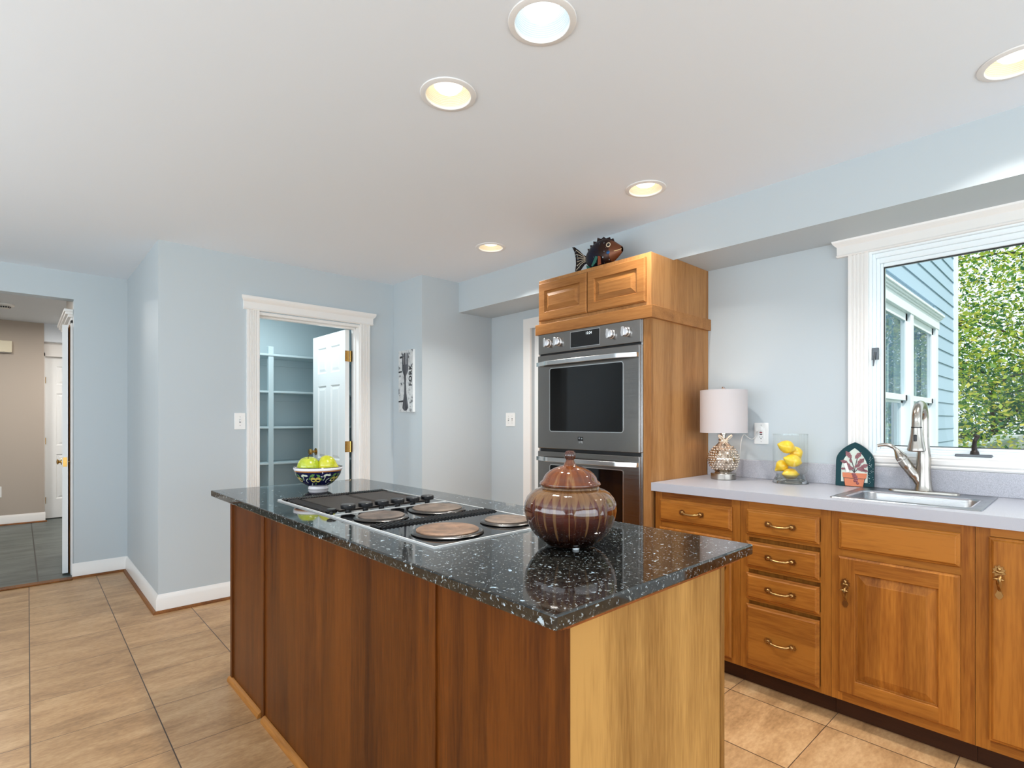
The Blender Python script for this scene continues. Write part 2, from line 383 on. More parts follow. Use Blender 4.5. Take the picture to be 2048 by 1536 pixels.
# rear and left of the room (behind the camera): glass doors, plus a left window wall added for the light
struct('wall_rear', B((-2.8, -2.3, -2.92, -2.8, 0, ZC), (-2.3, 2.4, -2.92, -2.8, 2.3, ZC), (2.4, 3.265, -2.92, -2.8, 0, ZC)), WALL)
struct('wall_left', B((-2.92, -2.8, -2.92, -2.0, 0, ZC), (-2.92, -2.8, -2.0, 3.8, 0, .3), (-2.92, -2.8, -2.0, 3.8, 2.3, ZC), (-2.92, -2.8, 3.8, 9.4, 0, 2.5)), WALL)
def plain_window(name, fn, a0, a1, b0, b1, bars):
    bm = bmesh.new(); fr = .05
    def bx(A0, A1, B0, B1):
        prism(bm, [(A0, B0), (A1, B0), (A1, B1), (A0, B1)], fn, 0, .06)
    bx(a0, a0+fr, b0, b1); bx(a1-fr, a1, b0, b1); bx(a0, a1, b0, b0+fr); bx(a0, a1, b1-fr, b1)
    for c in bars: bx(c-.03, c+.03, b0, b1)
    o = struct(name, bm, TRIM)
    bm = bmesh.new(); quadface(bm, [fn(a0, b0, .03), fn(a1, b0, .03), fn(a1, b1, .03), fn(a0, b1, .03)])
    obj('window_pane', bm, PANE, o)
    return o
plain_window('window_3', lambda a, b, d: (a, -2.84-d, b), -2.3, 2.4, 0, 2.3, [-1.1, .05, 1.2])
plain_window('added_window_4', lambda a, b, d: (-2.84-d, a, b), -2.0, 3.8, .3, 2.3, [-.6, .85, 2.3])  # made-up glazing around the left fill lamp
# hall beyond the opening
struct('wall_hall', B((-2.8, .222, 8.78, 8.9, 0, 2.46), (ox1+.015, .45, YF+.12, 6.66, 0, 2.46), (.45, 1.8, 6.54, 6.66, 0, 2.46)), HALLW)
struct('wall_hall_end', B((-.5, 1.9, 9.3, 9.4, 0, 2.46), (1.8, 1.9, 6.54, 9.4, 0, 2.46)), HALLW)
struct('wall_bulkhead', B((.222, 1.8, 8.80, 9.3, 2.23, 2.45)), CEIL)

# baseboards with an oak shoe moulding
def mould(name, p0, p1, nrm, m, prof, ends=(0, 0)):
    """prof: (out, z) outline swept from p0 to p1 along a wall whose outward normal is nrm; ends extend the outside by prof*k (mitre)"""
    p0, p1, nrm = Vector(p0), Vector(p1), Vector(nrm); t = (p1-p0).normalized(); bm = bmesh.new()
    A = [bm.verts.new(p0+nrm*o-t*(o*ends[0])+Vector((0, 0, z))) for o, z in prof]; Bv = [bm.verts.new(p1+nrm*o+t*(o*ends[1])+Vector((0, 0, z))) for o, z in prof]
    n = len(prof); bm.faces.new(A); bm.faces.new(Bv[::-1])
    for i in range(n): bm.faces.new((A[i], A[(i+1) % n], Bv[(i+1) % n], Bv[i]))
    return struct(name, bm, m, smooth=30)
BB = [(0, 0), (.014, 0), (.014, .088), (.011, .094), (.010, .100), (.006, .106), (.004, .114), (.002, .118), (0, .118)]
SH = [(.013, 0), (.032, 0), (.031, .007), (.027, .013), (.021, .016), (.013, .017)]
for nm, p0, p1, nr, e in (('back', (XR, YP, 0), (1.194, YP, 0), (0, -1, 0), (1, 0)), ('return', (XR, YF, 0), (XR, YP, 0), (-1, 0, 0), (-1, 1)), ('far', (ox1-.012, YF, 0), (XR, YF, 0), (0, -1, 0), (0, -1))):
    mould('baseboard_'+nm, p0, p1, nr, TRIM, BB, e); mould('trim_shoe_'+nm, p0, p1, nr, W_TR, SH, e)
mould('baseboard_hall', (-2.8, 8.78, 0), (.235, 8.78, 0), (0, -1, 0), TRIM, BB); mould('trim_shoe_hall', (-2.8, 8.78, 0), (.25, 8.78, 0), (0, -1, 0), W_TR, SH)
struct('trim_threshold', B((ox0, ox1-.012, 5.395, 5.475, 0, .012)), W_TR, bev=.004)
mould('baseboard_alcove', (XB, YA, 0), (XW, YA, 0), (0, -1, 0), TRIM, BB, (1, 0))
mould('baseboard_bump', (XB, YP, 0), (XB, YA, 0), (-1, 0, 0), TRIM, BB, (-1, 1))
mould('baseboard_pantry_side', (2.151, YP, 0), (XB, YP, 0), (0, -1, 0), TRIM, BB, (0, -1))

# door and window casings: fluted uprights under a cornice head
def casing_profile(w, t=.018, flutes=4):
    P = [(0, 0), (0, t)]; m = .012; fw = (w-2*m)/flutes
    for i in range(flutes):
        a = m+i*fw
        P += [(a+fw*.2, t), (a+fw*.3, t-.006), (a+fw*.7, t-.006), (a+fw*.8, t)]
    return P+[(w, t), (w, 0)]
def upright(bm, fn, a0, a1, b0, b1, t=.018):
    prism(bm, [(a0+p, h) for p, h in casing_profile(a1-a0, t)], lambda a, h, b: fn(a, b, h), b0, b1)
HEADP = [(0, 0), (.022, 0), (.026, .006), (.022, .012), (.022, .052), (.026, .056), (.034, .064), (.040, .074), (.042, .084), (.042, .092), (0, .092)]
def head(bm, fn, a0, a1, b0, hs=1.0):
    """cornice head: profile (out, up), returns at both ends"""
    A = []; 
    for s, aa in ((-1, a0), (1, a1)):
        A.append([bm.verts.new(fn(aa+s*max(0, o-.022)*1.0, b0+u*hs, o)) for o, u in HEADP])
    n = len(HEADP); bm.faces.new(A[0]); bm.faces.new(A[1][::-1])
    for i in range(n): bm.faces.new((A[0][i], A[0][(i+1) % n], A[1][(i+1) % n], A[1][i]))
# pantry doorway
bm = bmesh.new(); fn = FY(YP)
upright(bm, fn, 1.194, px0-.002, 0, 2.043); upright(bm, fn, 2.068, 2.151, 0, 2.043); head(bm, fn, 1.171, 2.178, 2.043, 1.03)
struct('trim_pantry_casing', bm, TRIM)
bm = B((px0-.015, px0+.004, YP-.006, YP+.13, 0, pz+.012), (px1-.004, px1+.016, YP-.006, YP+.13, 0, pz+.012), (px0, px1, YP-.006, YP+.13, pz-.006, pz+.014),
       (px0+.004, px0+.014, YP+.045, YP+.085, 0, pz-.006), (px1-.014, px1-.004, YP+.045, YP+.085, 0, pz-.006), (px0, px1, YP+.045, YP+.085, pz-.018, pz-.006))
struct('trim_pantry_jamb', bm, TRIM, bev=.002)
# garden door, mostly behind the oven cabinet
bm = bmesh.new(); fn = FX(XW); box(bm, XW-.018, XW, dy1, 3.222, 0, 2.092); box(bm, XW-.018, XW, dy0-.082, dy0, 0, 2.092); box(bm, XW-.018, XW, dy0, dy1, dz, 2.092)
struct('trim_door_casing', bm, TRIM)
bm = B((3.15, 3.19, dy0, dy1, .005, dz))
d2 = struct('door_2', bm, DOORM)
# hall opening trim: the edge of a side doorway
bm = B((ox1-.012, ox1+.014, 5.575, 5.66, 0, 2.06), (ox1-.012, ox1+.014, 6.48, 6.56, 0, 2.06), (ox1-.012, ox1+.014, 5.575, 6.56, 2.03, 2.08))
for a, b, u in ((.02, .0, 2.08), (.035, .012, 2.10), (.045, .02, 2.12)): box(bm, ox1-a-.01, ox1+.014, 5.57-b, 6.57+b, u, u+.022)
struct('trim_hall_casing', bm, TRIM, bev=.003)
struct('trim_hall_jamb', B((ox1-.016, ox1-.008, 5.662, 6.478, 0, 2.03)), W_SH)

# ------------------------------------------------------------------ six-panel doors
def six_panel(fnF, fnB, a0, a1, b0, b1, t):
    """door slab between two mapping planes: front fn with sunken raised panels; back plain"""
    bm = bmesh.new(); s = .105; m = .09; wd = a1-a0; pw = (wd-2*s-m)/2
    H = b1-b0; rows = [(.235*H/2, .79*H/2), (.90*H/2, 1.55*H/2), (1.66*H/2, 1.89*H/2)]
    cols = [(a0+s, a0+s+pw), (a1-s-pw, a1-s)]
    av = sorted({a0, a1, *[c for k in cols for c in k]}); bv = sorted({b0, b1, *[b0+r for k in rows for r in k]})
    for i in range(len(av)-1):
        for j in range(len(bv)-1):
            A0, A1, B0, B1 = av[i], av[i+1], bv[j], bv[j+1]
            isp = any(abs(A0-c[0]) < 1e-6 for c in cols) and any(abs(B0-b0-r[0]) < 1e-6 for r in rows)
            if isp: rings(bm, fnF, A0, A1, B0, B1, [(0, 0), (.006, -.004), (.012, -.009), (.018, -.009), (.04, -.003)])
            else: quadface(bm, [fnF(A0, B0, 0), fnF(A1, B0, 0), fnF(A1, B1, 0), fnF(A0, B1, 0)])
    quadface(bm, [fnF(a0, b0, -t), fnF(a1, b0, -t), fnF(a1, b1, -t), fnF(a0, b1, -t)])
    for q in ([(a0, b0), (a0, b1)], [(a1, b0), (a1, b1)], [(a0, b0), (a1, b0)], [(a0, b1), (a1, b1)]):
        (p, r) = q; quadface(bm, [fnF(*p, 0), fnF(*r, 0), fnF(*r, -t), fnF(*p, -t)])
    bmesh.ops.remove_doubles(bm, verts=bm.verts, dist=1e-5)
    return bm
def knob_bm(c, axis, r=.027):
    bm = bmesh.new(); q = Vector(axis).to_track_quat('Z', 'Y').to_matrix()
    lathe(bm, [(0, 0), (.032, 0), (.032, .004), (.026, .008), (.012, .010), (.011, .030), (.016, .034), (r, .046), (r+.001, .056), (r-.006, .066), (0, .069)], c, 24, ax=q); return bm
# pantry door, swung open into the pantry; its face with the panels looks at -x
d1 = struct('door_1', six_panel(lambda a, b, h: (1.990-h, a, b), None, 4.205, 4.865, .012, 2.004, .036), DOORM)
obj('door_knob', knob_bm((1.990, 4.80, .965), (-1, 0, 0)), BRASS, d1, smooth=True)
for z in (1.785, 1.03, .26):
    bm = B((1.988, 2.024, 4.2025, 4.2050, z-.045, z+.045), (2.042, 2.0455, 4.19, 4.225, z-.045, z+.045)); 
    for k in range(5): lathe(bm, [(0, z-.046+k*.0184), (.0065, z-.046+k*.0184), (.0065, z-.029+k*.0184), (0, z-.029+k*.0184)], (2.033, 4.199, 0), 12)
    for k in (-.03, 0, .03): lathe(bm, [(.0035, 0), (0, .001)], (1.998+.006*(k == 0), 4.2025, z+k), 8, ax=Matrix.Rotation(PI/2, 3, 'X'))
    obj('hinge', bm, BRASS, d1)
# open door in the hall, seen edge-on, and the white door at the far end
d3 = struct('door_3', six_panel(lambda a, b, h: (.252-h+(a-5.62)*.050, a, b), None, 5.62, 6.42, .015, 2.02, .036), DOORM)
for ax, xx in (((-1, 0, 0), .252), ((1, 0, 0), .288)):
    b_ = bmesh.new(); q = Vector(ax).to_track_quat('Z', 'Y').to_matrix()
    lathe(b_, [(0, 0), (.026, 0), (.024, .004), (.010, .007), (.010, .016), (.020, .022), (.021, .03), (0, .034)], (xx, 5.685, .912), 20, ax=q); obj('door_knob', b_, BRASS, d3, smooth=True)
obj('latch_plate', B((.257, .283, 5.6185, 5.62, .875, .95)), BRASS, d3)
d4 = struct('door_4', six_panel(FY(8.96), None, .236, .93, .012, 2.055, .04), DOORM)
obj('hinge', B((.238, .244, 8.945, 8.96, 1.72, 1.8), (.238, .244, 8.945, 8.96, .95, 1.03), (.238, .244, 8.945, 8.96, .2, .28)), BRASS, d4)
struct('trim_hall_door_casing', B((.222, .236, 8.90, 8.98, 0, 2.1), (.222, 1.05, 8.90, 8.98, 2.058, 2.23)), TRIM)

# ------------------------------------------------------------------ window over the sink
GX = 3.165; gy0, gy1, gz0, gz1 = wy0+.052, .700, 1.121, 2.008
bm = bmesh.new(); fn = FX(XW)
upright(bm, fn, wy1, .839, wz0-.05, 2.086); upright(bm, fn, wy0-.087, wy0, wz0-.05, 2.086)
head(bm, fn, wy0-.137, .889, 2.083, .985)
# apron casing below the sash
prism(bm, [(0, 1.022), (.012, 1.022), (.016, 1.030), (.012, 1.036), (.018, 1.044), (.018, 1.062), (.012, 1.068), (.014, 1.074), (0, 1.077)], lambda o, z, y: (XW-o, y, z), wy0-.087, .839)
win = struct('window_1', bm, TRIM)
bm = bmesh.new()
def frame_ring(bm, x0, x1, o, i):
    (a0, a1, b0, b1), (c0, c1, e0, e1) = o, i
    box(bm, x0, x1, a0, c0, b0, b1); box(bm, x0, x1, c1, a1, b0, b1); box(bm, x0, x1, c0, c1, b0, e0); box(bm, x0, x1, c0, c1, e1, b1)
O = (wy0, wy1, wz0, wz1)
frame_ring(bm, XW-.004, 3.262, O, (wy0+.012, wy1-.012, wz0+.012, wz1-.012))
frame_ring(bm, XW+.012, 3.25, (wy0+.012, wy1-.012, wz0+.012, wz1-.012), (wy0+.026, wy1-.026, wz0+.024, wz1-.034))
frame_ring(bm, XW+.026, 3.24, (wy0+.026, wy1-.026, wz0+.024, wz1-.034), (wy0+.040, wy1-.040, wz0+.034, wz1-.060))
obj('window_frame', bm, TRIMW, win, bev=.002)
bm = bmesh.new(); frame_ring(bm, XW+.036, 3.20, (wy0+.040, wy1-.040, wz0+.034, wz1-.060), (gy0, gy1, gz0, gz1)); obj('sash', bm, TRIMW, win, bev=.003)
bm = bmesh.new(); frame_ring(bm, GX-.006, GX+.006, (gy0-.001, gy1+.001, gz0-.001, gz1+.001), (gy0+.004, gy1-.004, gz0+.004, gz1-.005)); obj('gasket', bm, BLACK, win)
bm = bmesh.new(); quadface(bm, [(GX, gy0, gz0), (GX, gy1, gz0), (GX, gy1, gz1), (GX, gy0, gz1)]); obj('window_pane', bm, PANE, win)
# crank operator and sash lock
bm = B((3.106, 3.140, .292, .418, 1.084, 1.096)); obj('crank_base', bm, BRONZE, win, bev=.003)
bm = bmesh.new(); lathe(bm, [(.017, 0), (.015, .012), (.008, .02)], (3.122, .352, 1.096), 16)
tube(bm, smooth_path([(3.122, .352, 1.11), (3.116, .353, 1.13), (3.108, .349, 1.158), (3.110, .342, 1.172)], 5), [.011, .011, .010, .010, .010, .009, .009, .008, .008, .008, .008, .008, .008, .009, .009, .009][:16]); ell(bm, (3.110, .341, 1.176), (.011, .011, .008)); obj('crank_handle', bm, mat('dark_bronze', (58, 52, 50), .35, .6), win, smooth=True)
bm = B((3.110, 3.128, .712, .738, 1.548, 1.606)); tube(bm, [(3.106, .724, 1.585), (3.100, .727, 1.55), (3.098, .730, 1.515)], [.004, .0045, .003], 8); obj('sash_lock', bm, BRONZE, win, bev=.002)

# ------------------------------------------------------------------ recessed lights
WARM, COOL = (1, .96, .90), (.86, .96, 1)
CANM_W = mat('can_baffle_warm', (226, 216, 194), .6); CANM_C = mat('can_baffle_cool', (206, 217, 222), .6); RINGM = mat('can_ring', (232, 231, 230), .45)
labs = ['recessed ceiling light with a cool bluish bulb and baffle, at the top edge',
        'warm recessed ceiling light beside the bluish one, above the cooktop end of the island',
        'warm recessed ceiling light over the aisle, in front of the fish on the oven cabinet',
        'recessed ceiling light farthest from the camera, near the alcove end of the soffit',
        'warm recessed ceiling light over the sink cabinets, cut off by the frame edge']
for k, (x, y) in enumerate(CANS):
    cool = k == 0
    t = thing('recessed_light', (x, y, ZC), labs[k], 'ceiling light', 'recessed ceiling lights')
    bm = bmesh.new(); lathe(bm, [(.0835, ZC-.0005), (.101, ZC-.0005), (.100, ZC-.004), (.094, ZC-.006), (.082, ZC-.007), (.080, ZC-.004), (.0805, ZC+.002)], (x, y, 0), 56); obj('trim_ring', bm, RINGM, t, smooth=30)
    P = [(.0805, ZC+.001)]
    for i in range(14):
        z = ZC+.004+i*.0055; r = .0800-i*.0013; P += [(r, z), (r, z+.004), (r-.0013, z+.0055)]
    P += [(.0, ZC+.082)]
    bm = bmesh.new(); lathe(bm, P, (x, y, 0), 56); obj('baffle', bm, CANM_C if cool else CANM_W, t)
    bm = bmesh.new(); lathe(bm, [(0, ZC+.013), (.024, ZC+.0145), (.042, ZC+.020), (.051, ZC+.030), (.052, ZC+.042), (.040, ZC+.070), (0, ZC+.080)], (x, y, 0), 40)
    obj('bulb', bm, mat('bulb_cool' if cool else 'bulb_warm', (255, 255, 255), .4, emis=(240, 250, 255) if cool else (255, 249, 236), es=1.6), t, smooth='all')
    lo = lamp('can_lamp', 'AREA', (x, y, ZC+.010), (7., 7.5, 5.6, 11., 6.)[k], COOL if cool else WARM, shape='DISK', size=.08); lo.data.spread = math.radians(120)
    lo.parent = t; lo.location = (0, 0, .010)

# ------------------------------------------------------------------ base cabinets along the right wall
XFF = 2.505           # face frame plane
def prof_out(pts, mirror=True):
    return pts+[(-a, b) for a, b in reversed(pts) if abs(a) > 1e-6] if mirror else pts
def pull(y, z, xf, parent, name='handle'):
    """antique bail pull, level: lobed end plates and a bowed bar"""
    bm = bmesh.new(); L = .045
    for s in (-1, 1):
        out = [(0, .010), (.006, .013), (.010, .008), (.015, .012), (.021, .009), (.019, .003), (.025, 0), (.019, -.003), (.021, -.009), (.015, -.012), (.010, -.008), (.006, -.013), (0, -.010), (-.006, -.006), (-.006, .006)]
        prism(bm, [(y+s*(L-.002+a), z+b) for a, b in out], lambda a, b, d: (xf-d, a, b), 0, .007)
        ell(bm, (xf-.008, y+s*(L+.004), z), (.006, .009, .008), u=12, v=8)
    pts = [(xf-.008, y+L-.002, z+.001), (xf-.016, y+L-.008, z-.001), (xf-.024, y+L*.55, z-.004), (xf-.026, y, z-.006), (xf-.024, y-L*.55, z-.004), (xf-.016, y-L+.008, z-.001), (xf-.008, y-L+.002, z+.001)]
    sp = smooth_path(pts, 5); n = len(sp)
    tube(bm, sp, [.0035+.0028*math.sin(PI*i/(n-1)) for i in range(n)], 10)
    return obj(name, bm, ABRASS, parent, smooth=True)
def drop_pull(y, z, xf, parent, name='handle'):
    """upright pull: lobed crest, thumb tab and a tapering tail"""
    bm = bmesh.new()
    crest = [(0, .058), (.004, .051), (.011, .053), (.010, .045), (.017, .042), (.013, .035), (.018, .028), (.010, .027), (.012, .02), (.005, .017), (.005, .010)]
    tail = [(.007, .008), (.006, -.012), (.004, -.028), (.007, -.038), (.011, -.047), (.007, -.056), (0, -.062)]
    o = crest+tail; out = o+[(-a, b) for a, b in reversed(o) if a > 1e-6]
    prism(bm, [(y+a, z+b) for a, b in out], lambda a, b, d: (xf-d, a, b), 0, .0035)
    ell(bm, (xf-.004, y, z+.043), (.005, .006, .008), u=12, v=8); ell(bm, (xf-.003, y, z+.033), (.005, .012, .005), u=12, v=8)
    tube(bm, smooth_path([(xf-.003, y, z+.018), (xf-.018, y, z+.016), (xf-.026, y, z+.006), (xf-.022, y, z-.010), (xf-.010, y, z-.020), (xf-.003, y, z-.03)], 4), [.013]*4+[.011]*4+[.009]*4+[.007]*9, 12, flat=.45)
    ell(bm, (xf-.022, y, z+.012), (.007, .015, .006), u=14, v=8)
    return obj(name, bm, ABRASS, parent, smooth=True)
ZB, ZT = .088, .872
def cabinet(y0, y1, openings, label):
    t = thing('base_cabinet', (XFF, (y0+y1)/2, 0), label, 'cabinet', 'base cabinets along the sink wall')
    y0 += .0006; y1 -= .0006
    obj('carcass', B((XFF+.019, XW-.002, y0, y1, ZB+.002, ZT), (2.60, XW-.01, y0, y1, 0, ZB+.002)), W_V, t)
    bm = bmesh.new(); s = .040
    box(bm, XFF, XFF+.019, y0, y0+s, ZB, ZT, 0); box(bm, XFF, XFF+.019, y1-s, y1, ZB, ZT, 0)
    for a, b in openings: box(bm, XFF+.0003, XFF+.019, y0+s, y1-s, a, b, 1)
    obj('face_frame', bm, [W_V, W_H], t)
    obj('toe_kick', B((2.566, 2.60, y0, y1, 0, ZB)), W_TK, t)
    return t
XD = XFF-.019
A = cabinet(1.126, 1.584, [(ZB, .13), (.68, .735), (.825, ZT)], 'wooden base cabinet with one drawer over a door, between the ovens and the drawer stack')
d = obj('drawer', slab_front(FX(XFF-.0002), 1.162, 1.552, .719, .834), W_DR, A); pull(1.364, .778, XD, d)
d = obj('door', panel_door(FX(XFF-.0002), 1.162, 1.552, .115, .688), [W_V, W_H], A); drop_pull(1.195, .59, XD-.001, d)
C4 = cabinet(.740, 1.126, [(ZB, .115), (.41, .43), (.555, .58), (.705, .73), (.825, ZT)], 'wooden base cabinet with a stack of four drawers')
for z0, z1 in ((.719, .837), (.567, .686), (.421, .539), (.108, .395)):
    d = obj('drawer', slab_front(FX(XFF-.0002), .783, 1.093, z0, z1), W_H if z1-z0 > .2 else W_DR, C4); pull(.938, (z0+z1)/2, XD, d)
SK = cabinet(.281, .740, [(ZB, .135), (.675, .725), (.83, ZT)], 'wooden sink base cabinet with a false drawer front over a raised panel door')
obj('false_front', slab_front(FX(XFF-.0002), .321, .710, .715, .839), W_DR, SK)
d = obj('door', panel_door(FX(XFF-.0002), .321, .710, .127, .687), [W_V, W_H], SK); drop_pull(.683, .543, XD-.001, d)
E_ = cabinet(-.18, .281, [(ZB, .135), (.84, ZT)], 'wooden base cabinet with a full height door, cut off by the edge of the photo')
d = obj('door', slab_front(FX(XFF-.0002), -.14, .244, .127, .839), W_V, E_); drop_pull(.216, .690, XD, d)

# laminate worktop with backsplash and a cut-out for the sink
sx0, sx1, sy0, sy1 = 2.560, 3.066, .268, .765
bx0, bx1, by0, by1 = 2.630, 2.940, .312, .728
ct = thing('laminate_countertop', (2.8, .7, .873), 'speckled grey laminate worktop running from the ovens past the sink', 'countertop')
bm = bmesh.new(); xf = 2.480
for x0, x1, y0, y1 in ((xf, bx0, -.18, 1.594), (bx1, XW-.001, -.18, 1.594), (bx0, bx1, -.18, by0), (bx0, bx1, by1, 1.594)): box(bm, x0, x1, y0, y1, .8725, .916)
bmesh.ops.remove_doubles(bm, verts=bm.verts, dist=1e-5)
obj('worktop', bm, LAM, ct)
obj('backsplash', B((XW-.02, XW-.001, -.18, 1.594, .916, 1.0205)), LAM, ct, bev=.003)

# ------------------------------------------------------------------ sink
sk = thing('kitchen_sink', (2.81, .52, .916), 'stainless steel drop-in sink set into the grey laminate worktop', 'sink')
def rr(x0, x1, y0, y1, r, n=6):
    P = []
    for cx, cy, a in ((x1-r, y1-r, 0), (x0+r, y1-r, PI/2), (x0+r, y0+r, PI), (x1-r, y0+r, 1.5*PI)):
        for i in range(n+1): P.append((cx+r*math.cos(a+PI/2*i/n), cy+r*math.sin(a+PI/2*i/n)))
    return P
bm = bmesh.new()
steps = [((sx0, sx1, sy0, sy1), .012, .9165), ((sx0+.002, sx1-.002, sy0+.002, sy1-.002), .012, .9205), ((sx0+.010, sx1-.010, sy0+.010, sy1-.010), .014, .9215),
         ((sx0+.016, sx1-.016, sy0+.016, sy1-.016), .016, .9185), ((bx0-.016, bx1+.016, by0-.016, by1+.016), .05, .9185), ((bx0-.006, bx1+.006, by0-.006, by1+.006), .05, .917), ((bx0+.002, bx1-.002, by0+.002, by1-.002), .05, .908),
         ((bx0+.010, bx1-.010, by0+.010, by1-.010), .05, .80), ((bx0+.02, bx1-.02, by0+.02, by1-.02), .05, .762), ((bx0+.05, bx1-.05, by0+.05, by1-.05), .05, .752)]
prev = None
for (a, b, c, d_), r, z in steps:
    cur = [bm.verts.new((x, y, z)) for x, y in rr(a, b, c, d_, r)]
    if prev:
        for i in range(len(cur)): bm.faces.new((prev[i], prev[(i+1) % len(cur)], cur[(i+1) % len(cur)], cur[i]))
    prev = cur
bm.faces.new(prev)
bs = obj('basin', bm, SINKM, sk, smooth=50)
bm = bmesh.new(); lathe(bm, [(0, .754), (.03, .753), (.04, .755), (.045, .7535)], (2.785, .52, 0), 28); obj('drain', bm, CHROME, sk, smooth=True)

# ------------------------------------------------------------------ faucet
FC = (3.040, .520)
fa = thing('kitchen_faucet', (FC[0], FC[1], .9185), 'brushed nickel pull-down faucet with a side lever, standing behind the sink basin', 'faucet')
bm = bmesh.new()
for (z, g) in ((0, 0),):
    A0 = [bm.verts.new((x, y, .9185)) for x, y in rr(2.997, 3.06, .388, .652, .03)]; A1 = [bm.verts.new((x, y, .925)) for x, y in rr(2.998, 3.059, .389, .651, .03)]; A2 = [bm.verts.new((x, y, .9275)) for x, y in rr(3.002, 3.055, .393, .647, .026)]
    for P, Q in ((A0, A1), (A1, A2)):
        for i in range(len(P)): bm.faces.new((P[i], P[(i+1) % len(P)], Q[(i+1) % len(P)], Q[i]))
    bm.faces.new(A2)
obj('deck_plate', bm, NICKEL, fa, smooth=40)
fx, fy = FC
bm = bmesh.new(); lathe(bm, [(0, .927), (.036, .927), (.034, .933), (.031, .95), (.028, .985), (.027, 1.03), (.028, 1.06), (.0265, 1.09), (.023, 1.12), (.0205, 1.15), (.0195, 1.17)], (fx, fy, 0), 32)
# slanted valve arm that branches off towards the window side
tube(bm, smooth_path([(fx-.004, fy+.004, .945), (fx-.008, fy+.026, .985), (fx-.012, fy+.055, 1.03), (fx-.015, fy+.074, 1.062)], 6), [.020]*7+[.0225]*6+[.0245]*6, 20)
obj('body', bm, NICKEL, fa, smooth=50)
bm = bmesh.new(); q = smooth_path([(fx-.0155, fy+.076, 1.066), (fx-.018, fy+.088, 1.088), (fx-.02, fy+.098, 1.106), (fx-.022, fy+.112, 1.122), (fx-.026, fy+.135, 1.132), (fx-.03, fy+.158, 1.130), (fx-.033, fy+.172, 1.126)], 5)
n = len(q); tube(bm, q, [.024 if i < 4 else max(.0085, .023-.0016*(i-3)) if i < 16 else .0095-.0002*(i-16) for i in range(n)], 16)
obj('lever', bm, NICKEL, fa, smooth=50)
bm = bmesh.new(); R = .072; pts = [(fx, fy, 1.16), (fx, fy, 1.20), (fx, fy, 1.245)]
for i in range(1, 13):
    a = PI*i/12*1.02; pts.append((fx-R+R*math.cos(a), fy, 1.245+R*math.sin(a)))
pts.append((fx-2*R-.004, fy, 1.215))
tube(bm, smooth_path(pts, 3), .0190, 20); obj('spout', bm, NICKEL, fa, smooth=50)
bm = bmesh.new(); hx = fx-2*R-.0045
lathe(bm, [(0, 1.112), (.030, 1.112), (.0335, 1.115), (.0335, 1.121), (.0315, 1.130), (.0255, 1.160), (.0215, 1.190), (.0198, 1.214), (0, 1.216)], (hx, fy, 0), 32)
hd = obj('spray_head', bm, NICKEL, fa, smooth=40)
bm = bmesh.new(); lathe(bm, [(.0200, 1.2145), (.0200, 1.2185), (.0188, 1.2185)], (hx, fy, 0), 24); obj('seal_ring', bm, BLACK, hd)
bm = bmesh.new(); lathe(bm, [(0, 1.1105), (.027, 1.1105), (.029, 1.112)], (hx, fy, 0), 24); obj('nozzle', bm, BLACK, hd)
obj('spray_button', B((hx-.0285, hx-.020, fy-.006, fy+.006, 1.155, 1.185)), BLACK, hd, bev=.003)

# ------------------------------------------------------------------ tall oven cabinet
OX, OY0, OY1, OZT = 2.485, 1.597, 2.437, 2.152
oc = thing('oven_cabinet', (2.8, 2.02, 0), 'tall light brown wooden cabinet housing the double oven, reaching the soffit', 'cabinet')
obj('side_panel', B((OX+.0192, XW-.001, OY0+.001, OY0+.019, 0, 1.83)), W_OV, oc)
obj('side_panel', B((OX+.0192, XW-.001, OY1-.019, OY1-.001, 0, 1.83)), W_OV, oc)
bm = bmesh.new(); zo0, zo1 = .46, 1.802
box(bm, OX, OX+.019, OY0, OY0+.048, 0, 1.83, 0); box(bm, OX, OX+.019, OY1-.006, OY1, 0, 1.83, 0); box(bm, OX, OX+.019, OY0+.048, OY1-.006, .09, zo0, 1); box(bm, OX, OX+.019, OY0+.048, OY1-.006, zo1, 1.83, 1)
obj('face_frame', bm, [W_OV, W_OH], oc)
obj('inner_shelf', B((OX+.02, XW-.002, OY0+.02, OY1-.02, zo0-.02, zo0)), W_OV, oc)
obj('upper_box', B((OX+.001, XS-.0005, OY0, OY1, 1.862, OZT), (XS-.0005, XW-.001, OY0, OY1, 1.862, 2.1645)), W_OV, oc, bev=.0015)
obj('band', B((OX-.022, XW-.001, OY0-.018, OY1+.012, 1.797, 1.864)), W_OH, oc, bev=.002)
for a, b in ((2.026, 2.424), (1.624, 2.022)): obj('door', panel_door(FX(OX), a, b, 1.886, 2.128, .052), [W_OH, W_OH], oc)

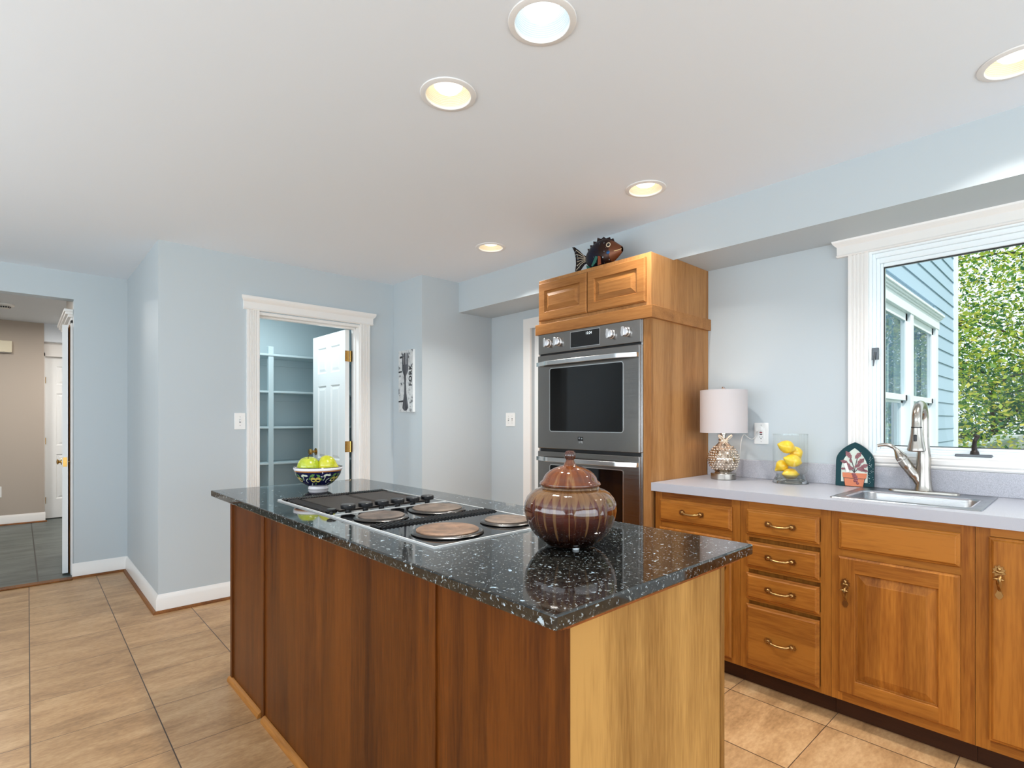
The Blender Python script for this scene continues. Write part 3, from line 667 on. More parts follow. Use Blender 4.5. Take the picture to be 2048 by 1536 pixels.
# ------------------------------------------------------------------ double wall oven
ov = thing('double_oven', (2.5, 2.04, zo0), 'stainless steel double wall oven built into the tall cabinet', 'oven')
v0, v1 = 1.648, 2.428; VX = OX-.004
obj('housing', B((VX+.0045, VX+.02, v0-.0015, v1+.0015, zo0+.003, 1.7975), (VX+.02, 2.98, v0+.012, v1-.012, zo0+.003, 1.7975)), BLACK, ov)
for a, b in ((v0-.002, v0+.008), (v1-.006, v1+.001)): obj('edge_trim', B((VX+.0005, VX+.02, a, b, zo0+.003, 1.799)), mat('trim_steel', (226, 226, 228), .2, 1.), ov)
pn = obj('control_panel', B((VX-.012, VX+.02, v0+.004, v1-.002, 1.672, 1.7985)), STEEL, ov, bev=.003)
ds = obj('display', B((VX-.0135, VX-.011, 1.930, 2.150, 1.690, 1.782)), OGLASS, pn); 
bm = B((VX-.0133, VX-.0115, 1.927, 2.153, 1.687, 1.690), (VX-.0133, VX-.0115, 1.927, 2.153, 1.782, 1.785), (VX-.0133, VX-.0115, 1.927, 1.930, 1.690, 1.782), (VX-.0133, VX-.0115, 2.150, 2.153, 1.690, 1.782)); obj('display_rim', bm, HANDLE, pn)
def text(name, s, size, M, m, parent, ext=.0002, align='CENTER', gap=1., bold=0.):
    c = bpy.data.curves.new(name, 'FONT'); c.body = s; c.size = size; c.align_x = align; c.align_y = 'CENTER'; c.extrude = ext; c.space_character = gap; c.offset = bold
    tmp = bpy.data.objects.new(name+'_curve', c); COL.objects.link(tmp); bpy.context.view_layer.update()
    me = bpy.data.meshes.new_from_object(tmp.evaluated_get(bpy.context.evaluated_depsgraph_get())); bpy.data.objects.remove(tmp)
    me.materials.clear(); me.materials.append(m); o = bpy.data.objects.new(name, me); COL.objects.link(o)
    if parent: o.parent = parent; M = Matrix.Translation(-Vector(ORG.get(parent.name, (0, 0, 0)))) @ M
    o.matrix_local = M; return o
def facing(nx, ny, pos, up=(0, 0, 1)):
    n_ = Vector((nx, ny, 0)).normalized(); u_ = Vector(up).normalized(); r_ = u_.cross(n_)
    return Matrix.Translation(pos) @ Matrix((r_, u_, n_)).transposed().to_4x4()
GLOW = mat('display_digits', (210, 220, 225), .5, emis=(215, 228, 235), es=1.2)
text('clock_digits', '12:24', .021, facing(-1, 0, (VX-.0138, 2.010, 1.764)), GLOW, pn)
KN = mat('knob_steel', (224, 224, 226), .22, .9)
for y in (2.338, 2.252, 1.848, 1.745):
    q = Vector((-1, 0, 0)).to_track_quat('Z', 'Y').to_matrix(); bm = bmesh.new(); zz = 1.737
    lathe(bm, [(0, 0), (.028, 0), (.028, .004), (.0245, .006), (.0245, .022), (.022, .025), (0, .025)], (VX-.012, y, zz), 32, ax=q)
    prism(bm, rr(y-.009, y+.009, zz-.027, zz+.027, .008, 4), lambda a, b, d_: (VX-.012-d_, a, b), .02, .040)
    kb = obj('knob', bm, KN, pn, smooth=True, bev=.0015)
def oven_door(z0, z1, wz_0, wz_1, hz):
    dr = obj('door', B((VX-.02, VX+.016, v0+.006, v1-.004, z0, z1)), STEEL, ov, bev=.004)
    bm = bmesh.new(); P0 = rr(1.762, 2.314, wz_0, wz_1, .012, 4)
    prism(bm, P0, lambda a, b, d_: (VX-.02-d_, a, b), 0, .0012); obj('window', bm, OGLASS, dr)
    bm = bmesh.new(); O_, I_ = rr(1.757, 2.319, wz_0-.005, wz_1+.005, .016, 4), P0
    for h0, h1 in ((0, .002),):
        A0 = [bm.verts.new((VX-.02-h1, a, b)) for a, b in O_]; A1 = [bm.verts.new((VX-.02-h1, a, b)) for a, b in I_]; A2 = [bm.verts.new((VX-.02, a, b)) for a, b in O_]
        for i in range(len(A0)): bm.faces.new((A0[i], A0[(i+1) % len(A0)], A1[(i+1) % len(A0)], A1[i])); bm.faces.new((A0[i], A0[(i+1) % len(A0)], A2[(i+1) % len(A0)], A2[i]))
    obj('window_rim', bm, HANDLE, dr)
    # flat bowed bar handle on two end feet
    bm = bmesh.new(); ys = [v0+.010+(v1-v0-.022)*i/40 for i in range(41)]; L = ys[-1]-ys[0]
    def bow(y):
        s = min(y-ys[0], ys[-1]-y)/L; t_ = min(1, s/.16); return .022+.034*(3*t_*t_-2*t_**3)
    F = [[bm.verts.new((VX-.02-bow(y)-e, y, hz+h)) for e, h in ((0, -.013), (0, .013), (-.010, .013), (-.010, -.013))] for y in ys]
    for p, q_ in zip(F, F[1:]):
        for k in range(4): bm.faces.new((p[k], p[(k+1) % 4], q_[(k+1) % 4], q_[k]))
    bm.faces.new(F[0]); bm.faces.new(F[-1][::-1])
    for yy in (ys[0], ys[-1]-.03): box(bm, VX-.036, VX-.02, yy, yy+.03, hz-.012, hz+.012)
    obj('handle', bm, HANDLE, dr, smooth=25, bev=.0015)
    return dr
du = oven_door(1.070, 1.660, 1.182, 1.572, 1.604)
dl = oven_door(.468, 1.052, .575, .968, 1.006)
# square four-field badge on the upper door
bg = obj('badge', B((VX-.0212, VX-.02, 2.047, 2.087, 1.126, 1.150)), mat('badge_black', (18, 18, 20), .3), du)
bm = bmesh.new(); X_ = VX-.0216
for y, z, w_, h_ in ((2.072, 1.141, .004, .010), (2.079, 1.141, .004, .007), (2.056, 1.139, .008, .007), (2.071, 1.119, .016, .004), (2.075, 1.115, .006, .008), (2.062, 1.119, .004, .012), (2.053, 1.114, .010, .005), (2.055, 1.121, .004, .008)):
    box(bm, X_, VX-.0200, y-w_/2, y+w_/2, z-h_/2, z+h_/2)
obj('badge_letters', bm, HANDLE, du)

# ------------------------------------------------------------------ island
ix0, ix1, iy0, iy1 = .745, 1.360, .655, 2.797
isl = thing('kitchen_island', (1.05, 1.72, 0), 'long wooden kitchen island with reddish brown sides and a paler end panel', 'kitchen island')
obj('carcass', B((ix0+.014, ix1-.014, iy0+.012, iy1-.012, .001, .868)), W_IS, isl)
# three side panels, each lapped over the next by a narrow upright strip
for a, b in ((2.352, iy1-.0145), (1.106, 2.330), (iy0+.0145, 1.086)): obj('side_panel', B((ix0+.004, ix0+.016, a, b, .004, .868)), W_IS, isl)
for a, b in ((2.324, 2.356), (1.082, 1.110), (2.772, iy1+.002)): obj('stile', B((ix0-.003, ix0+.014, a, b, .004, .868)), W_IS, isl, bev=.002)
obj('stile', B((ix0-.002, ix0+.0035, iy0-.002, iy0+.030, .004, .868)), W_IS, isl)
obj('end_panel', B((ix0+.004, ix1-.022, iy0, iy0+.014, .004, .868)), W_IE, isl)
obj('stile', B((ix1-.0205, ix1, iy0-.003, iy0+.06, .004, .868)), W_IE, isl, bev=.002)
obj('end_panel', B((ix0+.004, ix1-.004, iy1-.014, iy1, .004, .868)), W_IS, isl)
obj('side_panel', B((ix1-.016, ix1-.004, iy0+.06, iy1, .09, .868)), W_V, isl)
def run(bm, outline, p0, p1, nrm, e0=0, e1=0):
    p0, p1, nrm = Vector(p0), Vector(p1), Vector(nrm); t_ = (p1-p0).normalized()
    A0 = [bm.verts.new(p0+nrm*o-t_*(o*e0)+Vector((0, 0, z))) for o, z in outline]; A1 = [bm.verts.new(p1+nrm*o+t_*(o*e1)+Vector((0, 0, z))) for o, z in outline]; n_ = len(outline)
    bm.faces.new(A0); bm.faces.new(A1[::-1])
    for i in range(n_): bm.faces.new((A0[i], A0[(i+1) % n_], A1[(i+1) % n_], A1[i]))
bm = bmesh.new(); TP = [(-.03, .862), (.004, .862), (.010, .866), (.014, .872), (.024, .875), (.046, .877), (.048, .886), (-.03, .886)]
run(bm, TP, (ix0, iy1, 0), (ix0, iy0, 0), (-1, 0, 0), .7, .55); run(bm, [(o*.55 if o > 0 else o, z) for o, z in TP], (ix0, iy0, 0), (ix1, iy0, 0), (0, -1, 0), 1.7, 1.5); run(bm, TP, (ix0, iy1, 0), (ix1, iy1, 0), (0, 1, 0), .7, .7)
obj('top_moulding', bm, W_ID, isl, smooth=30)
for a, b in ((iy1+.006, 2.36), (2.322, iy0)):
    bm = bmesh.new(); run(bm, [(0, 0), (.019, 0), (.019, .008), (.015, .016), (.008, .022), (0, .024)], (ix0+.003, a, 0), (ix0+.003, b, 0), (-1, 0, 0)); obj('shoe_moulding', bm, W_SH, isl, smooth=30)
ZG0, ZG = .886, .914
gr = obj('granite_countertop', B((.669, 1.449, .616, 2.842, ZG0, ZG)), GRAN, None, bev=.004)
tag(gr, 'polished black granite slab with silver flecks on top of the island', 'countertop')

# ------------------------------------------------------------------ cooktop
ck = thing('electric_cooktop', (1.03, 1.72, ZG), 'black electric cooktop with four solid burners and a double griddle, set in the granite', 'cooktop')
cx0, cx1, cy0, cyd, cy1 = .787, 1.276, 1.150, 1.778, 2.288
CG = mat('cooktop_black_glass', (9, 9, 10), .04, spec=.6)
obj('glass_plate', B((cx0+.004, cx1-.004, cy0+.004, cyd-.004, ZG, ZG+.0035)), CG, ck)
obj('glass_plate', B((cx0+.004, cx1-.004, cyd+.004, cy1-.004, ZG, ZG+.0035)), CG, ck)
bm = bmesh.new(); RM = mat('cooktop_rim_steel', (232, 232, 230), .4, .5)
for x0, x1, y0, y1 in ((cx0, cx0+.004, cy0+.0045, cyd-.0025), (cx1-.004, cx1, cy0+.0045, cyd-.0025), (cx0, cx0+.004, cyd+.0025, cy1-.006), (cx1-.004, cx1, cyd+.0025, cy1-.006), (cx0, cx1, cy0, cy0+.0045), (cx0, cx1, cyd-.0025, cyd+.0025), (cx0, cx1, cy1-.006, cy1)): box(bm, x0, x1, y0, y1, ZG, ZG+.0055)
obj('steel_rim', bm, RM, ck)
PLB = [((.900, 1.628), .090, (96, 83, 74)), ((1.130, 1.632), .103, (101, 86, 74)), ((.926, 1.284), .105, (126, 97, 76)), ((1.160, 1.283), .085, (114, 96, 82))]
BR_ = mat('burner_ring', (104, 102, 100), .25, 1.)
def plate_mat(name, c):
    m = mat(name, c, .55, .25); nt = NT(m); v = nt.coord(); n_ = nt.noise(v, 26., 5., .6)
    nt.base(nt.ramp(n_, [(.3, tuple(x*.72 for x in c)), (.7, tuple(min(255, x*1.12) for x in c))])); return m
for (x, y), r, c in PLB:
    bm = bmesh.new(); lathe(bm, [(r-.008, ZG+.0036), (r, ZG+.0038), (r+.002, ZG+.0065), (r-.002, ZG+.0095), (r-.010, ZG+.011), (r-.015, ZG+.0105)], (x, y, 0), 56)
    b_ = obj('burner', bm, BR_, ck, smooth=True)
    bm = bmesh.new(); p = r-.013
    lathe(bm, [(p, ZG+.004), (p, ZG+.0135), (p-.004, ZG+.016), (p*.42, ZG+.016), (p*.40, ZG+.0148), (p*.36, ZG+.0145), (0, ZG+.0146)], (x, y, 0), 56)
    obj('hot_plate', bm, plate_mat('hot_plate_%d' % c[0], c), b_, smooth=True)
def grille(x0, x1, y0, y1, along, n):
    bm = bmesh.new(); z = ZG+.0036
    box(bm, x0, x1, y0, y0+.004, z, z+.003); box(bm, x0, x1, y1-.004, y1, z, z+.003); box(bm, x0, x0+.004, y0, y1, z, z+.003); box(bm, x1-.004, x1, y0, y1, z, z+.003)
    for i in range(n):
        t_ = (i+.5)/n
        if along == 'x': a = x0+(x1-x0)*t_; tube(bm, [(a, y0+.001, z+.0035), (a, y1-.001, z+.0035)], .0026, 8)
        else: a = y0+(y1-y0)*t_; tube(bm, [(x0+.001, a, z+.0035), (x1-.001, a, z+.0035)], .0030, 8)
    return bm
GRM = mat('grille_black', (16, 16, 17), .3, spec=.6)
obj('vent_grille', grille(.802, 1.268, 1.458, 1.520, 'x', 34), GRM, ck)
obj('vent_grille', grille(.800, 1.262, 2.226, 2.276, 'x', 42), GRM, ck)
obj('vent_grille', grille(.800, .842, 1.845, 2.216, 'y', 30), GRM, ck)
GP = plate_mat('griddle_plate', (46, 39, 34))
for a, b in ((.852, 1.050), (1.056, 1.244)):
    bm = bmesh.new(); rings(bm, lambda p, q_, h: (p, q_, ZG+.0036+h), a, b, 1.848, 2.206, [(0, 0), (0, .003), (.003, .005), (.006, .005), (.009, .0025)]); obj('griddle_plate', bm, GP, ck)
for i, x in enumerate((.806, .868, .936, 1.002, 1.070, 1.138, 1.206)):
    bm = bmesh.new(); s = .62 if i == 0 else 1.; y = 1.811; z = ZG+.0035
    lathe(bm, [(0, z), (.010*s, z), (.010*s, z+.010), (.0250*s, z+.0125), (.0262*s, z+.015), (.0262*s, z+.022*s+.004), (.0235*s, z+.026*s+.003), (0, z+.027*s+.003)], (x, y, 0), 12); obj('knob', bm, BLACK, ck, smooth=30, bev=.001)

# ------------------------------------------------------------------ brown lidded jar
J = (1.083, .946, ZG)
jr = thing('ceramic_jar', J, 'large round brown ceramic jar with drip glaze and a domed lid, on the granite', 'jar')
bm = bmesh.new(); rib = lambda a, r, z: r*(1+.012*(abs(math.sin(a*9))**.6-.6)*min(1, max(0, (r-.07)/.04)))
BP = [(0, .006), (.066, .006), (.068, .010), (.082, .017), (.097, .032), (.109, .050), (.118, .070), (.1225, .092), (.1215, .112), (.115, .128), (.104, .140), (.092, .1475), (.082, .151), (.078, .153), (.0765, .158), (.072, .158), (.070, .150), (0, .02)]
sp = [BP[0]]
for (a, b) in zip(BP, BP[1:]): sp += [((a[0]+b[0])/2, (a[1]+b[1])/2), b]
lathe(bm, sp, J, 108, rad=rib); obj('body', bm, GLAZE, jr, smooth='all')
for k in range(3):
    bm = bmesh.new(); a = -2.15+k*2*PI/3; lathe(bm, [(0, 0), (.008, 0), (.009, .002), (.008, .007), (0, .007)], (J[0]+.056*math.cos(a), J[1]+.056*math.sin(a), ZG), 16)
    obj('foot_pad', bm, mat('clear_felt_pad', (200, 205, 208), .3), jr)
bm = bmesh.new(); LP = [(.070, .1585), (.0785, .1590), (.0815, .1625), (.0800, .167), (.076, .170), (.0725, .173), (.070, .180), (.0635, .190), (.053, .1985), (.041, .2050), (.029, .2090), (.0195, .2110), (.0165, .2135), (.0140, .220), (.0112, .225), (.0105, .228), (.0, .228)]
lathe(bm, LP, J, 72); ld = obj('lid', bm, LIDG, jr, smooth='all')
bm = bmesh.new(); lathe(bm, [(0, .224), (.0095, .226), (.0135, .232), (.0148, .239), (.0135, .246), (.009, .2505), (0, .252)], J, 54, rad=lambda a, r, z: r*(1+.13*(abs(math.cos(a*3.5))-.5))); obj('knob', bm, mat('dark_brown_glaze', (64, 30, 20), .08, spec=.6, coat=.5), ld, smooth='all')

# ------------------------------------------------------------------ fruit bowl and fruit
FB = (1.073, 2.560, ZG)
fb = thing('fruit_bowl', FB, 'painted ceramic bowl in dark blue with lemons, cream rim and white foot, on the island', 'bowl')
bm = bmesh.new(); OUT = [(.042, .014), (.052, .018), (.070, .030), (.088, .048), (.101, .068), (.109, .088)]
lathe(bm, OUT+[(.1115, .094), (.1135, .100)], FB, 72, mis=[0]*5+[1, 2])
bmB = bm
def on_bowl(a, z):
    for (r0, z0), (r1, z1) in zip(OUT, OUT[1:]):
        if z0 <= z <= z1: r = r0+(r1-r0)*(z-z0)/(z1-z0); return Vector((FB[0]+(r+.0012)*math.cos(a), FB[1]+(r+.0012)*math.sin(a), FB[2]+z))
    return Vector((FB[0]+.1*math.cos(a), FB[1]+.1*math.sin(a), FB[2]+z))
def decal(bm, a, z, pts, mi):
    bm.faces.new([bm.verts.new(on_bowl(a-x/.095, z+y)) for x, y in pts]).material_index = mi
def leafp(cx, cy, L, W_, ang):
    o = [(-L, 0), (-L*.4, W_), (L*.3, W_*.9), (L, 0), (L*.3, -W_*.9), (-L*.4, -W_)]; c, s = math.cos(ang), math.sin(ang)
    return [(cx+x*c-y*s, cy+x*s+y*c) for x, y in o]
for m_ in range(6):
    a = -2.10+m_*2*PI/6
    for dx in (-.011, .011):
        decal(bmB, a, .052, [(dx+.0125*math.cos(t*PI/6), .0125*math.sin(t*PI/6)) for t in range(12)], 3)
    for cx, cy, L, W_, an, mi in ((-.013, .02, .011, .005, .6, 4), (.013, .021, .013, .006, -.5, 4), (.027, .006, .009, .004, -.9, 4), (-.027, .003, .008, .0035, 1., 4), (.002, -.021, .010, .004, -.9, 4), (.043, .021, .013, .0045, .1, 5), (-.043, .021, .012, .005, -.4, 5)):
        decal(bmB, a, .052, leafp(cx, cy, L, W_, an), mi)
    for seq in ([(.036, .006), (.046, -.001), (.049, -.010), (.044, -.016)], [(.02, -.018), (.026, -.026), (.033, -.029)], [(-.036, -.004), (-.042, .006), (-.038, .010)], [(.055, .010), (.062, .018), (.060, .025)]):
        for p, q_ in zip(seq, seq[1:]):
            dx, dy = q_[0]-p[0], q_[1]-p[1]; l_ = math.hypot(dx, dy); nx, ny = -dy/l_*.0016, dx/l_*.0016
            decal(bmB, a, .052, [(p[0]+nx, p[1]+ny), (q_[0]+nx, q_[1]+ny), (q_[0]-nx, q_[1]-ny), (p[0]-nx, p[1]-ny)], 5)
CER = dict(rough=.12, spec=.6, coat=.4)
obj('body', bmB, [mat('bowl_navy', (16, 18, 62), **CER), mat('bowl_ochre', (188, 120, 56), **CER), mat('bowl_cream', (244, 238, 240), **CER), mat('bowl_lemon', (222, 200, 96), **CER), mat('bowl_leaf', (96, 138, 70), **CER), mat('bowl_scroll', (222, 226, 200), **CER)], fb, smooth=30, recalc=True)
bm = bmesh.new(); lathe(bm, [(.1135, .100), (.1140, .106), (.1120, .109), (.1085, .106)], FB, 72, mis=[0, 1, 1]); lathe(bm, [(.1085, .106), (.098, .075), (.07, .036), (0, .024)], FB, 48)
obj('rim', bm, [MATS['bowl_cream'], mat('bowl_rim_line', (20, 22, 48), **CER)], fb, smooth=True)
bm = bmesh.new(); lathe(bm, [(0, 0), (.046, 0), (.0475, .003), (.0445, .010), (.043, .0145)], FB, 48); obj('foot', bm, MATS['bowl_cream'], fb, smooth=True)
def fruit_mat(name, c0, c1, rough=.2):
    m = mat(name, c0, rough, spec=.55, coat=.35); nt = NT(m); n_ = nt.noise(nt.coord(), 32., 4., .6); nt.base(nt.ramp(n_, [(.35, c0), (.68, c1)])); return m
APG = fruit_mat('green_apple_skin', (150, 168, 22), (186, 190, 60)); PEG = fruit_mat('green_pear_skin', (168, 172, 18), (196, 190, 50))
STEM = mat('stem_brown', (52, 34, 18), .6)
def apple(c, label, r=.050, tilt=(0, 0)):
    M = Matrix.Rotation(tilt[0], 3, 'X') @ Matrix.Rotation(tilt[1], 3, 'Y')
    t_ = thing('green_apple', c, label, 'apple', 'green fruit in the bowl'); bm = bmesh.new(); P = []
    for i in range(25):
        a = PI*i/24; rr_ = math.sin(a)*(1+.06*math.cos(a)); z = -math.cos(a)*.90+(.22*math.exp(-(a-PI)**2/.12) * -1)+(.14*math.exp(-a*a/.08)); P.append((max(0, rr_)*r, z*r))
    P[0] = (0, P[0][1]); P[-1] = (0, P[-1][1])
    lathe(bm, P, c, 40, rad=lambda a, q_, z: q_*(1+.02*math.cos(5*a)*(1 if z < 0 else .4)), ax=M); obj('flesh', bm, APG, t_, smooth='all')
    bm = bmesh.new(); top = P[-1][1]; tube(bm, [Vector(c)+M @ Vector(p) for p in ((0, 0, top-.002), (.002, .001, top+.010), (.007, .002, top+.019))], [.0018, .0015, .0022], 8); obj('stem', bm, STEM, t_, smooth=True)
    return t_
apple((1.032, 2.577, ZG+.113), 'green apple with a dark curved stem, in the blue bowl beside the pear', .052, (.12, -.1))
pc = Vector((1.114, 2.553, ZG+.110)); t_ = thing('green_pear', pc, 'yellow-green pear lying in the blue bowl next to the apple', 'pear', 'green fruit in the bowl')
M = (Vector((.735, -.678, 0))*.8+Vector((.678, .735, 0))*.35+Vector((0, 0, -.42))).to_track_quat('Z', 'Y').to_matrix()
bm = bmesh.new(); lathe(bm, [(0, -.042), (.008, -.045), (.022, -.047), (.039, -.038), (.049, -.020), (.051, .0), (.045, .018), (.034, .032), (.026, .042), (.021, .050), (.013, .056), (.0, .057)], pc, 40, ax=M); obj('flesh', bm, PEG, t_, smooth='all', sub=1)
bm = bmesh.new()
for k in range(6): ell(bm, pc+M @ Vector((.004*math.cos(k), .004*math.sin(k), -.046)), (.003, .003, .003), u=8, v=6)
obj('blossom_end', bm, STEM, t_)


# ------------------------------------------------------------------ table lamp
LC = (2.930, 1.412, .916)
lp = thing('table_lamp', LC, 'table lamp with a pale drum shade and silver mercury glass base, by the oven cabinet', 'lamp')
z0 = LC[2]
bm = bmesh.new(); lathe(bm, [(0, z0), (.066, z0), (.068, z0+.003), (.068, z0+.031), (.066, z0+.034), (.048, z0+.035), (.044, z0+.042), (0, z0+.042)], (LC[0], LC[1], 0), 48); obj('base', bm, NICKEL, lp, smooth=30)
MG = mat('mercury_glass', (214, 200, 184), .16, .92); nt = NT(MG); v_ = nt.coord(); vo = nt.n('ShaderNodeTexVoronoi', {'Vector': v_, 'Scale': 78.}, feature='SMOOTH_F1'); nt.set(vo, 'Smoothness', .35)
nt.base(nt.ramp(nt.noise(v_, 60., 4.), [(.3, (150, 132, 112)), (.55, (216, 202, 186)), (.8, (236, 232, 226))]))
bm = bmesh.new(); lathe(bm, [(.040, z0+.041), (.056, z0+.052), (.071, z0+.075), (.080, z0+.102), (.0815, z0+.118), (.077, z0+.140), (.066, z0+.162), (.050, z0+.182), (.036, z0+.196), (.027, z0+.206), (.0235, z0+.214), (.027, z0+.224), (.024, z0+.230), (.010, z0+.231)], (LC[0], LC[1], 0), 96)
body_bm = bm; rnd = random.Random(4)
def lamp_r(z):
    pr_ = [(.056, .052), (.071, .075), (.080, .102), (.0815, .118), (.077, .140), (.066, .162), (.050, .182), (.036, .196)]
    for (r0, a), (r1, b) in zip(pr_, pr_[1:]):
        if a <= z <= b: return r0+(r1-r0)*(z-a)/(b-a)
    return .05
row = 0; zz = .060
while zz < .19:
    r = lamp_r(zz); n_ = max(8, int(2*PI*r/.0165))
    for i in range(n_):
        a = 2*PI*(i+.5*(row % 2))/n_; ell(bm, (LC[0]+r*math.cos(a), LC[1]+r*math.sin(a), z0+zz), (.0058, .0058, .0058), u=8, v=6)
    zz += .0135; row += 1
obj('body', bm, MG, lp, smooth='all')
bm = bmesh.new(); lathe(bm, [(.012, z0+.228), (.012, z0+.25), (.018, z0+.252), (.018, z0+.30), (.006, z0+.302), (.004, z0+.49), (0, z0+.49)], (LC[0], LC[1], 0), 24); obj('neck', bm, NICKEL, lp, smooth=40)
SHADE = mat('lamp_shade_fabric', (208, 202, 203), .8, spec=.2); nt = NT(SHADE)
tl = nt.n('ShaderNodeBsdfTranslucent', {'Color': lin((236, 226, 216))}); mx = nt.n('ShaderNodeMixShader', {0: .18}); nt.t.links.new(nt.b.outputs[0], mx.inputs[1]); nt.t.links.new(tl.outputs[0], mx.inputs[2]); nt.t.links.new(mx.outputs[0], [x for x in nt.t.nodes if x.type == 'OUTPUT_MATERIAL'][0].inputs[0])
nt.bump(nt.noise(scaled(nt, nt.coord(False), (500, 500, 900)), 1., 1.), .15, .0006)
bm = bmesh.new(); s0, s1, r_ = z0+.262, z0+.502, .126; lathe(bm, [(r_-.002, s0+.001), (r_, s0), (r_, s1), (r_-.002, s1-.001), (r_-.002, s0+.001)], (LC[0], LC[1], 0), 72); sh_ = obj('shade', bm, SHADE, lp, smooth=30)
bm = bmesh.new(); lathe(bm, [(0, s1-.012), (.004, s1-.012), (.004, s1+.004), (.009, s1+.008), (.010, s1+.013), (.006, s1+.019), (0, s1+.020)], (LC[0], LC[1], 0), 20)
for k in range(3): a = k*2*PI/3; tube(bm, [(LC[0], LC[1], s1-.006), (LC[0]+(r_-.002)*math.cos(a), LC[1]+(r_-.002)*math.sin(a), s1-.006)], .0015, 6)
obj('finial', bm, CHROME, lp, smooth=True)
RIB = mat('cream_ribbon', (232, 214, 190), .5); bm = bmesh.new(); lathe(bm, [(.0245, z0+.207), (.0262, z0+.211), (.0245, z0+.217)], (LC[0], LC[1], 0), 24)
rt_ = Vector((.735, -.678, 0)); kn = Vector((LC[0], LC[1], z0+.214))+Vector((-.678, -.735, 0))*.026
for s in (-1, 1):
    tube(bm, smooth_path([kn, kn+rt_*s*.018+Vector((0, 0, .010)), kn+rt_*s*.036+Vector((0, 0, .026)), kn+rt_*s*.034+Vector((0, 0, .034)), kn+rt_*s*.014+Vector((0, 0, .020)), kn], 4), .004, 8, flat=.4)
    tube(bm, smooth_path([kn, kn+rt_*s*.012+Vector((-.002, -.002, -.012)), kn+rt_*s*.018+Vector((-.004, -.004, -.028))], 4), .0032, 8, flat=.4)
obj('bow', bm, RIB, lp, smooth='all')
CORD = mat('clear_lamp_cord', (206, 206, 204), .2)
bm = bmesh.new(); tube(bm, smooth_path([(LC[0]+.055, LC[1]+.02, z0+.015), (3.02, 1.40, .935), (3.062, 1.385, 1.00), (3.07, 1.375, 1.12), (3.078, 1.362, 1.165), (3.085, 1.335, 1.145), (3.092, 1.315, 1.142), (3.096, 1.300, 1.168), (3.098, 1.290, 1.192)], 6), .0026, 8); cdx = obj('cord', bm, CORD, lp, smooth=True)
bm = bmesh.new(); prism(bm, rr(1.268, 1.300, 1.186, 1.210, .006, 3), lambda a, b, d_: (3.1075-d_, a, b), 0, .022); obj('plug', bm, PLATE, cdx, smooth=40)
lo = lamp('lamp_bulb', 'POINT', LC, .8, (1, .78, .58), shadow_soft_size=.028); lo.parent = lp; lo.location = (0, 0, .36)

# ------------------------------------------------------------------ glass vase with lemons
VC = (3.005, 1.083, .916)
bm = bmesh.new(); lathe(bm, [(.0665, .960), (.0675, .968), (.078, .974), (.0825, .984), (.083, 1.0), (.083, 1.170), (.0850, 1.175), (.0815, 1.176), (.0815, 1.170)], (VC[0], VC[1], 0), 72)
va = thing('glass_vase', VC, 'clear footed glass vase holding lemons on the grey worktop', 'vase')
obj('bowl', bm, VASEG, va, smooth=40)
bm = bmesh.new(); lathe(bm, [(.060, .9165), (.080, .9165), (.0850, .9185), (.084, .9245), (.076, .938), (.069, .952), (.0672, .962), (.0640, .962), (.066, .950), (.071, .938), (.074, .930), (.060, .926), (.060, .9165)], (VC[0], VC[1], 0), 72)
obj('foot', bm, mat('clear_glass', (240, 246, 244), .02, trans=1., ior=1.46), va, smooth=40)
LEM = fruit_mat('lemon_skin', (240, 188, 30), (250, 218, 62), .3)
def lemon(c, d_, label, r=.034, L=.046):
    q = Vector(d_).to_track_quat('Z', 'Y').to_matrix(); bm = bmesh.new()
    P = [(0, -L-.006), (.006, -L-.004), (.010, -L+.003), (.019, -L+.010), (.028, -L+.022), (r, -.006), (r, .010), (.029, L-.022), (.018, L-.009), (.009, L-.001), (.007, L+.006), (.003, L+.009), (0, L+.009)]
    lathe(bm, P, c, 32, ax=q); o = recenter(obj('lemon', bm, LEM, None, smooth='all', sub=1), c); return tag(o, label, 'lemon', 'lemons in the glass vase')
RT = Vector((.735, -.678, 0)); FWD = Vector((.678, .735, 0))
def vp(r_, f_, z): return Vector((VC[0], VC[1], 0))+RT*r_+FWD*f_+Vector((0, 0, z))
lemon(vp(.000, -.002, .962), RT*1+FWD*.15+Vector((0, 0, -.04)), 'lowest lemon, lying alone in the foot of the glass vase', .032, .042)
lemon(vp(-.027, .030, 1.006), RT*-.7+FWD*.3+Vector((0, 0, -.65)), 'lemon at the back of the vase, mostly hidden behind the middle lemon', .031, .036)
lemon(vp(.000, -.028, 1.036), RT*-.9+FWD*-.1+Vector((0, 0, .25)), 'middle lemon, pressed against the front of the glass vase')
lemon(vp(.036, .012, 1.075), RT*.55+Vector((0, 0, -.85)), 'lemon standing steeply against the side of the vase nearest the plaque', .033, .038)
lemon(vp(-.026, -.012, 1.108), RT*.95+Vector((0, 0, -.28)), 'topmost lemon in the glass vase', .035, .044)

